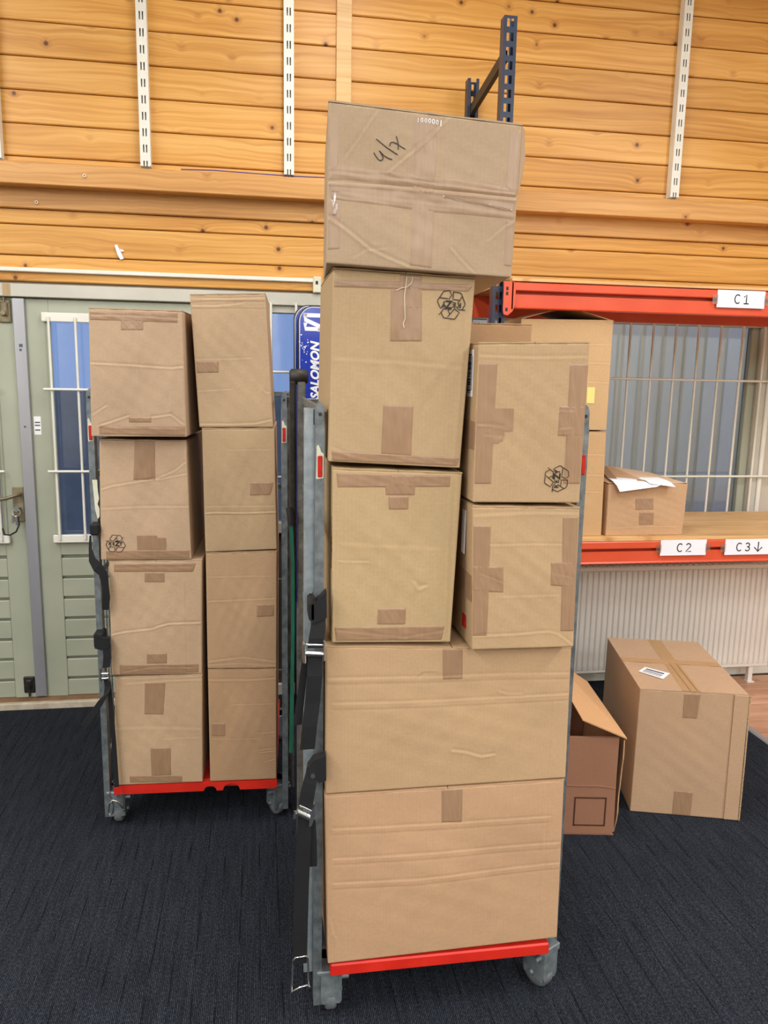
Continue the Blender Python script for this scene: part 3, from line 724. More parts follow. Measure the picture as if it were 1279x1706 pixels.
    def recycle(self, center, half, rot):
        sh = [stroke_shape(l, 0.065) for l in RECYCLE]
        for ch, x, y, s in (('R', -.56, .0, .36), ('E', -.2, .0, .36), ('Z', .17, .0, .56), ('Y', .53, -.02, .40)):
            vs_, fs_ = text_shape(ch, 0.035)
            sh.append((vs_ * s + np.array([x, y]), fs_))
        self.print2d(sh, center, half, rot, 'printed_mark', M['ink'])
    def top_flaps(self, over=0.0003, seam=0.5):
        """two closed top flaps, each a slab of board with its own raw edge"""
        th = 0.0035
        P = self.ph
        for s0, s1, k in ((0.0, seam - .002, 0), (seam + .002, 1.0, 1)):
            nu, nv = 14, 8
            V, F = [], []
            for layer in (0, 1):
                for i in range(nu + 1):
                    for j in range(nv + 1):
                        a = s0 + (s1 - s0) * i / nu
                        t = j / nv
                        w = .0007 * math.sin(a * 23 + P[9 + k]) + .0005 * math.sin(a * 51 + P[7])
                        p = self.TL * (1 - a) + self.TR * a + self.d * t
                        yo = -over + w if j == 0 else (over if j == nv else 0)
                        p = p + self.d / self.D * yo
                        dz = (th + .0006 * math.sin(a * 17 + P[8])) * layer + (.0 if not layer else 0)
                        V.append(p - self.o + np.array([0, 0, dz + .0002]))
            m_ = (nu + 1) * (nv + 1)
            idx = lambda l, i, j: l * m_ + i * (nv + 1) + j
            for i in range(nu):
                for j in range(nv):
                    F.append((idx(1, i, j), idx(1, i + 1, j), idx(1, i + 1, j + 1), idx(1, i, j + 1)))
                    F.append((idx(0, i, j + 1), idx(0, i + 1, j + 1), idx(0, i + 1, j), idx(0, i, j)))
            for i in range(nu):
                F.append((idx(0, i, 0), idx(0, i + 1, 0), idx(1, i + 1, 0), idx(1, i, 0)))
                F.append((idx(0, i + 1, nv), idx(0, i, nv), idx(1, i, nv), idx(1, i + 1, nv)))
            for j in range(nv):
                F.append((idx(0, 0, j + 1), idx(0, 0, j), idx(1, 0, j), idx(1, 0, j + 1)))
                F.append((idx(0, nu, j), idx(0, nu, j + 1), idx(1, nu, j + 1), idx(1, nu, j)))
            me = bpy.data.meshes.new('top_flap')
            me.from_pydata([tuple(p) for p in V], [], F)
            ob = link('top_flap', me, M['cardboard_plain'], self.ob)
            ob.color = self.tint

def tintc(r, g, b):
    return lin(r, g, b)
TAPE = lin(160, 129, 101)

def make_box(key, label, tint, group=None, seed=0, bulge=0.002, flaps=True, zfloor=None, tape=TAPE, cat='box'):
    D = BOXDATA[key]
    tint = (tint[0] * .885, tint[1] * .89, tint[2] * .91, 1.0)
    c = Carton(key, D['c'], D['d'], D['k'], seed, bulge, 0.0037 if flaps else 0.0, zfloor)
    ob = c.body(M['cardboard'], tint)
    tag(ob, label, cat, group)
    if flaps: c.top_flaps()
    for q in D['t']:
        c.patch(q, 'tape', M['tape'], tape)
    for ctr, half, rot in D['m']:
        pass
    return c

# ================================================================== ROOM SHELL
def struct(o):
    o['kind'] = 'structure'
    return o

# carpeted floor and the laminate strip on the right
fl_ = MB().box(-3.3, 2.415, -8.0, 4.06, -0.06, 0.0).build('floor', M['carpet'])
struct(fl_)
lam = struct(MB().box(2.445, 4.6, -8.0, 4.06, -0.06, -0.007).build('floor', M['threshold_wood']))
yy = 4.02
row = 0
while yy > 0.6:
    x0 = 2.446
    cuts = [2.446, 2.446 + (0.55, 0.95, 0.3, 0.75)[row % 4], 3.9, 4.6]
    for a, b_ in zip(cuts[:-1], cuts[1:]):
        me = MB().box(a + .0006, b_ - .0006, -.0954, .0954, -0.007, 0.001, .0012)
        link('plank', me.mesh('plank'), M['laminate'], lam, (0, yy - .096, 0))
    yy -= .192
    row += 1
tr5 = struct(MB().prism([(2.412, 0.0), (2.418, 0.006), (2.442, 0.006), (2.450, 0.001), (2.450, -0.02), (2.412, -0.02)], -8.0, 4.02, 'xz').build('trim_5', M['aluminium']))

# shell behind the camera
struct(MB().box(-3.4, 4.7, -8.1, 4.3, 3.95, 4.05).build('ceiling', M['ceiling_paint']))
struct(MB().box(-3.4, -3.3, -8.1, 4.3, -0.06, 3.95).build('wall_left', M['wall_paint']))
struct(MB().box(4.6, 4.7, -8.1, 4.3, -0.06, 3.95).build('wall_right', M['wall_paint']))
struct(MB().box(-3.3, 4.6, -8.1, -8.0, -0.06, 3.95).build('wall_front', M['wall_paint']))

# back wall: masonry with openings for the doors and the long window
wb = MB()
wb.box(-3.3, 4.6, 4.062, 4.20, 2.10, 3.95)
wb.box(-3.3, -2.06, 4.062, 4.20, 0.0, 2.10)
wb.box(-0.16, 0.03, 4.062, 4.20, 0.0, 2.10)
wb.box(2.84, 4.6, 4.062, 4.20, 0.0, 2.10)
wall = struct(wb.build('wall_back', M['wall_paint']))
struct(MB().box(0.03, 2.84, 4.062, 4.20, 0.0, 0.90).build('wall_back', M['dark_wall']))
# pine cladding, one object per board
def plank(z0, z1, y0, y1, mat, x0=-3.28, x1=4.58, parent=wall):
    zc = (z0 + z1) / 2
    h2 = (z1 - z0) / 2
    cv = .0055
    prof = [(y0 + .010, -h2 + .0025), (y0 + .004, -h2 + .0030), (y0, -h2 + .007), (y0, h2 - .004), (y0 + .005, h2 - .0012), (y1, h2 - .0012), (y1, -h2 + .0025)]
    me = MB().prism(prof, x0, x1, 'yz')
    return link('plank', me.mesh('plank'), mat, parent, (0, 0, zc))
for a, b_ in zip([2.60, 2.669, 2.808, 2.949, 3.089, 3.234, 3.374, 3.515, 3.655, 3.795], [2.669, 2.808, 2.949, 3.089, 3.234, 3.374, 3.515, 3.655, 3.795, 3.945]):
    plank(a, b_, 3.965, 3.99, M['pine'])
for a, b_ in ((2.385, 2.455), (2.246, 2.385), (2.127, 2.246)):
    plank(a, b_, 4.030, 4.052, M['pine'])
plank(2.452, 2.60, 4.012, 4.04, M['beam_pine'])
MB().box(-3.28, 4.58, 3.99, 4.062, 2.62, 3.945).build('batten', M['threshold_wood'], wall)
MB().box(-3.28, 4.58, 4.052, 4.062, 2.127, 2.62).build('batten', M['threshold_wood'], wall)
t1 = struct(MB().box(-3.28, 4.58, -.055, .055, -.048, .048, .003).build('trim_1', M['beam_pine'], None, (0, 3.985, 2.592)))
t2 = struct(MB().box(-.036, .036, -.012, .012, 0, 1.30, .002).build('trim_2', M['pale_pine'], None, (0.405, 3.953, 2.642)))
# door head rail, threshold, skirting
t3 = struct(MB().box(-3.2, 2.9, 4.018, 4.062, 2.056, 2.116, .003).build('trim_3', M['head_paint']))
MB().box(-1.185, -1.150, 4.0168, 4.018, 2.058, 2.114).build('tape', M['tape'], t3).color = lin(176, 150, 110)
MB().box(-2.06, -.16, 4.075, 4.11, 2.03, 2.10).build('head_stop', M['sage_paint'], t3)
t4 = struct(MB().box(-2.06, -.16, 3.995, 4.11, 0.0, 0.036, .004).build('trim_4', M['threshold']))
MB().box(-2.06, -.16, 4.02, 4.10, 0.036, 0.05).build('weather_strip', M['threshold_wood'], t4)
struct(MB().box(-.16, 4.58, 4.042, 4.062, 0.0, 0.065, .004).build('baseboard_back', M['white_paint']))
t6 = struct(MB().box(-.165, .035, 4.03, 4.10, 0.065, 2.056, .003).build('trim_6', M['head_paint']))

# ------------------------------------------------------------------ double doors
def door(name, xh, xs, mirror):
    """one leaf; xs is the meeting edge, xh the hinge edge"""
    s = -1 if mirror else 1
    X = lambda d: xs + s * d                # distance from the meeting edge
    W_ = abs(xh - xs)
    def bx(mb, d0, d1, y0, y1, z0, z1, b=0):
        a, c = sorted((X(d0), X(d1)))
        return mb.box(a, c, y0, y1, z0, z1, b)
    f = MB()
    bx(f, 0.0, .127, 4.045, 4.088, .05, 2.05, .002)
    bx(f, W_ - .11, W_, 4.045, 4.088, .05, 2.05, .002)
    bx(f, .127, W_ - .11, 4.045, 4.088, 1.955, 2.05, .002)
    bx(f, .127, W_ - .11, 4.045, 4.088, .80, .90, .002)
    bx(f, .127, W_ - .11, 4.074, 4.088, .05, .80)
    root = struct(f.build(name, M['sage_paint']))
    # boards of the lower panel
    zs = [.05, .150, .261, .367, .473, .581, .688, .796]
    for a, b_ in zip(zs[:-1], zs[1:]):
        mb = MB()
        bx(mb, .127, W_ - .11, 4.0465, 4.074, a + .001, b_ - .013, .0035)
        mb.build('board', M['sage_paint'], root)
    # glazing
    g = MB(); bx(g, .129, W_ - .112, 4.074, 4.079, .90, 1.955)
    g.build('glass_pane', M['glass'], root)
    mo = MB()
    bx(mo, .112, .134, 4.036, 4.06, .905, 1.945, .004)
    bx(mo, W_ - .12, W_ - .10, 4.036, 4.06, .905, 1.945, .004)
    mo.build('glazing_bead', M['sage_paint'], root)
    for z0, z1 in ((1.945, 1.988), (.868, .907)):
        mb = MB(); bx(mb, .10, W_ - .085, 4.016, 4.036, z0, z1, .003)
        for i in range(6):
            d = .134 + .1215 * i
            if d < W_ - .1:
                zc = (z0 + z1) / 2
                mb.lathe([(.0035, 0), (.0035, .003)], (X(d), 4.014, zc - .004), 'y', 8)
        mb.build('bar_plate', M['white_paint'], root)
    i = 0
    d = .134
    while d < W_ - .1:
        mb = MB(); mb.tube([(X(d), 4.010, .885), (X(d), 4.010, 1.968)], .0062, 8)
        mb.build('window_bar', M['white_paint'], root)
        d += .1215
    for z in (1.627, 1.229):
        mb = MB(); mb.tube([(X(.098), 4.0, z), (X(W_ - .09), 4.0, z)], .0062, 8)
        mb.build('window_bar', M['white_paint'], root)
    return root
dl = door('door_1', -2.04, -1.124, True)
dr = door('door_2', -.17, -1.120, False)
ast = MB().box(-1.149, -1.095, 4.026, 4.045, .06, 2.05, .002).build('cover_strip', M['aluminium'], dl)
for z, s in ((1.823, .010), (1.805, .007), (1.44, .006)):
    MB().box(-1.128, -1.128 + s * 1.6, 4.0252, 4.026, z, z + s * 1.5).build('paint_mark', M['grey_ink'], ast)
# handle set on the left leaf
h = MB().box(-1.203, -1.151, 4.034, 4.045, .975, 1.148, .003).build('handle_plate', M['old_brass'], dl)
MB().tube([(-1.166, 4.034, 1.115), (-1.166, 3.99, 1.115), (-1.176, 3.982, 1.113), (-1.215, 3.980, 1.10), (-1.265, 3.982, 1.092), (-1.31, 3.985, 1.09)], .0085, 10).build('lever', M['old_brass'], h)
kb = MB().lathe([(.011, 0), (.011, .012)], (-1.178, 4.022, 1.045), 'y', 12)
kb.box(-1.185, -1.171, 3.992, 4.022, 1.042, 1.048)
kb.lathe([(.013, 0), (.013, .003)], (-1.178, 3.99, 1.045), 'y', 12)
kb.build('key', M['chrome'], h)
kr = MB().tube([(-1.178 + .018 * math.sin(t), 3.992 + .004 * math.cos(t), 1.028 + .018 * math.cos(t)) for t in np.linspace(0, 2 * math.pi, 18)[:-1]], .0014, 6, True)
kr.box(-1.20, -1.19, 3.990, 3.993, .975, 1.015).box(-1.183, -1.174, 3.989, 3.992, .965, 1.012)
kr.build('key_ring', M['chrome'], h)
MB().tube([(-1.17, 3.99, 1.01), (-1.166, 3.985, .97), (-1.18, 3.98, .935), (-1.21, 3.98, .918), (-1.235, 3.982, .922), (-1.245, 3.99, .95)], .004, 8).build('key_cord', M['rubber'], h)
def bolt(z0, z1, xc, mat):
    b_ = MB().box(xc - .028, xc + .028, 4.034, 4.046, z0, z1, .008)
    b_.box(xc - .016, xc + .016, 4.022, 4.036, z0 + .03, z1 - .015, .006)
    b_.lathe([(.011, 0), (.012, .01), (.008, .018)], (xc, 4.008, z0 + .045), 'y', 12)
    for dz in (.014, (z1 - z0) - .014):
        for dx in (-.018, .018):
            b_.lathe([(.004, 0), (.004, .003)], (xc + dx, 4.031, z0 + dz), 'y', 8)
    b_.tube([(xc, 4.03, z0 - .015 if z0 < 1 else z1 - .02), (xc, 4.03, z0 + .03 if z0 < 1 else z1 + .008)], .005, 8)
    b_.build('bolt', mat, dl)
bolt(1.935, 2.045, -1.186, M['old_brass'])
bolt(.075, .165, -1.180, M['dark_iron'])
stk = MB().box(-1.086, -1.054, 4.0438, 4.0452, 1.405, 1.494).build('sticker', M['paper'], dr)
for z in (1.425, 1.448, 1.462):
    MB().box(-1.082, -1.058, 4.0430, 4.0438, z, z + .006).build('print_line', M['grey_ink'], stk)

# ------------------------------------------------------------------ long window with bars
wf = MB()
wf.box(.03, 2.84, 4.04, 4.10, 2.02, 2.058, .003)
wf.box(.03, 2.84, 4.03, 4.10, .90, .955, .003)
wf.box(.03, .055, 4.04, 4.10, .955, 2.02, .002)
wf.box(.80, .86, 4.04, 4.10, .955, 2.02, .002)
wf.box(2.745, 2.84, 4.035, 4.10, .955, 2.02, .004)
win = struct(wf.build('window_1', M['head_paint']))
MB().box(2.698, 2.745, 4.055, 4.10, .955, 2.02, .004).build('window_stop', M['sage_paint'], win)
MB().box(2.800, 2.825, 4.022, 4.036, .955, 2.02, .004).build('cover_bead', M['white_paint'], win)
MB().box(.055, .80, 4.085, 4.089, .955, 2.02).build('glass_pane', M['glass'], win)
MB().box(.86, 2.698, 4.085, 4.089, .955, 2.02).build('glass_pane', M['glass'], win)
xs = [2.75 - .1313 * k for k in range(14)] + [.061 + .124 * k for k in range(7)]
for x in xs:
    MB().tube([(x, 4.016, .93), (x, 4.016, 2.066)], .0068, 8).build('window_bar', M['white_paint'], win)
for z in (1.73, 1.20):
    MB().tube([(.05, 4.004, z), (3.0, 4.004, z)], .0062, 8).build('window_bar', M['white_paint'], win)
# outdoors: ribbed cladding of a shed close to the glass, a low wall and paving
cl = MB()
pts = []
x = 1.35
YC = 6.7
while x < 6.2:
    pts += [(x, 0.0), (x + .012, .050), (x + .060, .050), (x + .075, 0.0), (x + .125, -.004), (x + .198, 0.0)]
    x += .200
vs_ = [(px, YC + dy, z) for z in (-.1, 3.2) for px, dy in pts]
n_ = len(pts)
cl.add(vs_, [(i, i + 1, n_ + i + 1, n_ + i) for i in range(n_ - 1)])
cl.box(1.35, 6.2, YC + .04, YC + .10, -.1, 3.2)
struct(cl.build('wall_outside', M['cladding']))
struct(MB().box(-14, 12, 9.0, 9.2, -.2, 1.52).build('wall_outside', M['outside_wall']))
struct(MB().box(-16, 14, 4.2, 9.2, -.3, -.12).build('ground', M['paving']))

# ------------------------------------------------------------------ slotted shelf standards on the wall
def perforated(mb, x0, x1, y, th, z0, z1, pitch, cols, sh, first):
    """a face with real slots: vertical strips tied by bridges"""
    xs_ = [x0]
    for a, b_ in cols: xs_ += [a, b_]
    xs_.append(x1)
    for k in range(0, len(xs_), 2):
        mb.box(xs_[k], xs_[k + 1], y, y + th, z0, z1)
    for a, b_ in cols:
        z = z1
        zt = z1 - first
        while zt > z0:
            mb.box(a, b_, y, y + th, zt, z)
            z = zt - sh
            zt = zt - pitch
            if z < z0: break
        else:
            if z > z0: mb.box(a, b_, y, y + th, z0, z)
def standard(xc, label, z1=3.94):
    mb = MB()
    w = .023
    z0 = 2.646
    perforated(mb, -w, w, 3.918, .0025, z0, z1, .0695, [(-.0095, -.0035), (.0035, .0095)], .034, .02)
    mb.box(-w, -w + .0025, 3.9205, 3.964, z0, z1)
    mb.box(w - .0025, w, 3.9205, 3.964, z0, z1)
    mb.box(-w + .0025, w - .0025, 3.955, 3.958, z0, z1)
    o = mb.build('shelf_standard', M['white_paint'], None, (xc, 0, 0))
    tag(o, label, 'shelf bracket', 'slotted shelf standards on the pine wall')
standard(-1.148, 'white slotted steel shelf standard at the far left edge of the pine wall')
standard(-.504, 'white slotted steel shelf standard above the door, second from the left')
standard(.148, 'white slotted steel shelf standard just left of the pale vertical board')
standard(2.100, 'white slotted steel shelf standard on the right, past the blue rack post')

# trunking, cable, scrap and cup hooks on the wood
tk = empty('cable_trunking', (-1.4, 4.02, 2.17))
tag(tk, 'thin white plastic cable trunking running along the lowest pine board above the doors', 'cable cover')
MB().box(-1.6, 1.672, -.012, .008, .0, .019, .003).build('channel', M['white_paint'], tk)
je = MB().box(1.668, 1.71, -.022, .009, -.05, .028, .004)
je.build('end_box', M['torn_label'], tk)
MB().box(1.680, 1.692, -.0235, -.022, -.01, .006).build('slot', M['ink'], tk)
cb_ = MB().tube([(-.35, 3.945, 2.647), (-.2, 3.938, 2.650), (.0, 3.936, 2.646), (.15, 3.938, 2.644), (.35, 3.937, 2.647), (.6, 3.945, 2.645)], .003, 8)
tag(cb_.build('cable', M['purple_cable']), 'thin purple cable lying along the top of the wooden beam', 'cable')
sc_ = empty('paper_scrap', (-.648, 4.025, 2.277))
tag(sc_, 'small torn white paper scrap stuck to the pine boards above the doors', 'paper')
q = MB().prism([(-.024, .030), (-.012, .034), (.004, .0), (.016, -.030), (.0, -.034), (-.012, -.012)], -.006, .003, 'xz')
q.build('strip', M['paper'], sc_)
MB().prism([(-.002, .016), (.016, .010), (.018, .004), (.004, .002)], -.004, .003, 'xz').build('tail', M['paper'], sc_)
for x, y, z, lb in ((-.776, 3.93, 2.591, 'tiny white ring screwed into the face of the wooden beam'), (-1.009, 4.012, 2.481, 'tiny white ring on the shaded board under the beam')):
    rg = MB().tube([(x + .006 * math.cos(t), y - .006, z + .006 * math.sin(t)) for t in np.linspace(0, 2 * math.pi, 15)[:-1]], .0022, 6, True)
    rg.tube([(x, y, z + .006), (x, y - .006, z + .006)], .002, 6)
    tag(rg.build('screw_eye', M['white_paint']), lb, 'hook')

# ------------------------------------------------------------------ radiator
rad = empty('radiator', (1.30, 3.93, 0.0))
tag(rad, 'cream ribbed panel radiator under the long window, behind the floor boxes', 'radiator')
RX = 1.60
pr = []
x = 0.0
while x < RX - .03:
    pr += [(x, 0.0), (x + .005, -.011), (x + .0195, -.011), (x + .0245, 0.0)]
    x += .0325
n_ = len(pr)
p_ = MB()
zz_ = [(.128, .6), (.150, 1.0), (.655, 1.0), (.690, .6)]
vs_ = []
for zz, k in zz_:
    vs_ += [(px, -.028 + dy * k, zz) for px, dy in pr]
p_.add(vs_, [(r * n_ + i, r * n_ + i + 1, (r + 1) * n_ + i + 1, (r + 1) * n_ + i) for r in range(3) for i in range(n_ - 1)])
p_.box(0, RX, -.028, .03, .105, .128, .004).box(0, RX, -.034, .03, .690, .716, .004).box(0, RX, -.020, .03, .128, .690)
p_.build('panel', M['radiator_paint'], rad)
for x in (-.004, RX):
    MB().box(x, x + .004, -.036, .045, .105, .718, .001).build('end_cap', M['radiator_paint'], rad)
gr = MB()
for k in range(40):
    gr.box(.02 + k * .0395, .045 + k * .0395, -.025, .045, .7165, .720)
gr.build('top_grille', M['radiator_paint'], rad)
for x in (.35, 1.50):
    MB().box(x, x + .028, .0, .03, .0, .105, .002).box(x - .008, x + .036, -.012, .03, .0, .006).build('foot', M['radiator_paint'], rad)
MB().box(.1, 1.5, .045, .11, .3, .34).build('wall_bracket', M['radiator_paint'], rad)

# ================================================================== PALLET RACK
rack = empty('pallet_rack', (1.0, 3.58, 0.0))
tag(rack, 'blue and orange steel pallet rack standing against the long window', 'rack')
RO = Vector((1.0, 3.58, 0))
def upright(front):
    mb = MB()
    s = 1 if front else -1
    y = -.30 if front else .27
    w = .027
    xo = .002 if front else .008
    z1 = 3.142 if front else 3.105
    yy0 = y if front else y + .0
    f = MB()
    perforated(f, -w, w, 0, .0025, 0.0, z1, .0527, [(-.0150, -.0035), (.0020, .0140)], .031, .010)
    f.box(-w, -w + .0025, .0025, .05, 0, z1)
    f.box(w - .0025, w, .0025, .05, 0, z1)
    f.box(-w + .0025, -w + .014, .0475, .05, 0, z1)
    f.box(w - .014, w - .0025, .0475, .05, 0, z1)
    f.box(-.05, .05, -.03, .07, 0.0, .006)
    for p in f.v:
        pass
    f.v = [(p[0] + xo, (p[1] + y) if front else (y + .05 - p[1]), p[2]) for p in f.v]
    f.build('upright', M['blue_paint'], rack)
upright(True)
upright(False)
def bar(mb, a, b_, w, t):
    a, b_ = Vector(a), Vector(b_)
    d = (b_ - a).normalized()
    s = Vector((1, 0, 0))
    u = d.cross(s).normalized()
    vs_ = []
    for p in (a, b_):
        vs_ += [p - s * t - u * w, p + s * t - u * w, p + s * t + u * w, p - s * t + u * w]
    mb.add(vs_, [(0, 1, 2, 3), (7, 6, 5, 4), (0, 4, 5, 1), (1, 5, 6, 2), (2, 6, 7, 3), (3, 7, 4, 0)])
    return mb
bar(MB(), (-.005, -.265, 3.005), (.006, .28, 2.965), .022, .010).build('brace', M['black_paint'], rack)
bar(MB(), (-.005, -.265, 2.30), (.006, .28, 2.90), .018, .010).build('brace', M['black_paint'], rack)
def beam(x0, x1, y, z1, front=True, conn=True):
    s = -1 if front else 1
    hgt = .105
    prof = [(.003, 0), (0, -.004), (0, -.030), (.003, -.0335), (.040, -.0345), (.040, -.0465), (.009, -.0475), (.009, -hgt + .010), (.004, -hgt + .004), (.006, -hgt), (.046, -hgt), (.046, 0)]
    mb = MB().prism([(y + (a if front else -a), z1 + b_) for a, b_ in prof], x0, x1, 'yz')
    o = mb.build('beam', M['orange_paint'], rack)
    if conn:
        yc = y - .006 if front else y + .004
        c_ = MB().prism([(x0 - .040, z1 + .002), (x0 + .004, z1 + .002), (x0 + .012, z1 - .03), (x0 + .012, z1 - .092), (x0 + .002, z1 - .118), (x0 - .018, z1 - .136), (x0 - .036, z1 - .132), (x0 - .040, z1 - .115)], yc, yc + .004, 'xz')
        c_.box(x0 - .004, x0 + .002, yc if front else yc - .04, yc + .04 if front else yc, z1 - .11, z1)
        cn = c_.build('end_connector', M['orange_paint'], o)
        for dz in (.02, .04, .105):
            MB().box(x0 - .030, x0 - .020, yc - .0008, yc, z1 - dz - .014, z1 - dz).build('slot', M['ink'], o)
    return o
XR = 2.3
b1 = beam(.050, XR, -.330, 2.116)
b2 = beam(.050, XR, -.330, 1.0)
beam(.044, XR, .350, 2.122, False)
beam(.044, XR, .350, 1.0, False)
MB().box(-.36, -.022, .300, .344, 2.017, 2.116, .004).build('beam', M['orange_paint'], rack)
sb = MB().box(.052, XR, -.325, .345, 1.0002, 1.0025 + .0)
# chipboard deck resting on the two lower beams
dk = MB().box(-1.0, 1.25, -.325, .325, -.016, .0, .001).build('shelf_board', M['shelf_pine'], None, (2.06, 3.58, 1.0172))
tag(dk, 'pale wooden shelf board lying on the lower orange beams of the rack', 'shelf')
SHELF = 1.0172
dk2 = MB().box(-1.01, 1.25, -.322, .335, .0, .013, .001).build('shelf_board', M['shelf_pine'], None, (2.06, 3.58, 2.1225))
tag(dk2, 'wooden shelf board lying on the upper orange beams, seen edge on', 'shelf')


def sign(name, x0, x1, z0, z1, text, arrow=False, label='', skew=.0):
    y = 3.2475
    o = empty(name, ((x0 + x1) / 2, y, z0))
    tag(o, label, 'sign', 'white shelf signs taped to the orange beams')
    w, hh = (x1 - x0) / 2, z1 - z0
    MB().prism([(-w, 0), (w, 0), (w + skew, hh), (-w + skew, hh)], 0, .0015, 'xz').build('card', M['sign_card'], o)
    cz = hh * .5
    H2 = .0185
    arc = lambda x, y, rx, ry, a0, a1, n=12: [(x + rx * math.cos(math.radians(a0 + (a1 - a0) * k / n)), y + ry * math.sin(math.radians(a0 + (a1 - a0) * k / n))) for k in range(n + 1)]
    GL = {'C': [arc(.003, 0, .0135, H2, 55, 305)],
          '1': [[(-.009, .0105), (.001, H2), (.001, -H2)], [(-.009, -H2), (.011, -H2)]],
          '2': [arc(0, .0085, .0105, .010, 150, -35) + [(-.0115, -H2), (.0115, -H2)]],
          '3': [arc(-.001, .0092, .0098, .0092, 140, -90, 10), arc(-.001, -.0092, .0110, .0094, 90, -140, 10)],
          'v': [[(0, .021), (0, -.022)], [(-.018, -.004), (0, -.022), (.018, -.004)]]}
    spots = ((text[0], -.020), (text[1], .024)) if not arrow else ((text[0], -.066), (text[1], -.021), ('v', .033))
    for ch, cx in spots:
        mb = MB()
        for k, st_ in enumerate(GL[ch]):
            vs_, fs_ = stroke_shape(st_, .0052)
            mb.add([(cx + p[0], -.0006 - .0001 * k, cz + p[1]) for p in vs_], fs_)
        mb.build('character', M['ink'], o)
    MB().box(-w - .022, -w + .004, -.001, .0, hh * .18, hh * .72).build('clear_tape', M['clear_tape'], o)
    MB().box(w - .004, w + .02, -.001, .0, hh * .2, hh * .75).build('clear_tape', M['clear_tape'], o)
sign('shelf_sign', 1.978, 2.206, 2.044, 2.118, 'C1', label='white card reading C 1 on the upper orange beam')
sign('shelf_sign', 1.807, 2.034, .932, 1.005, 'C2', label='white card reading C 2 on the lower orange beam')
sign('shelf_sign', 2.128, 2.40, .930, 1.004, 'C3', True, label='white card reading C 3 with a down arrow on the lower orange beam')

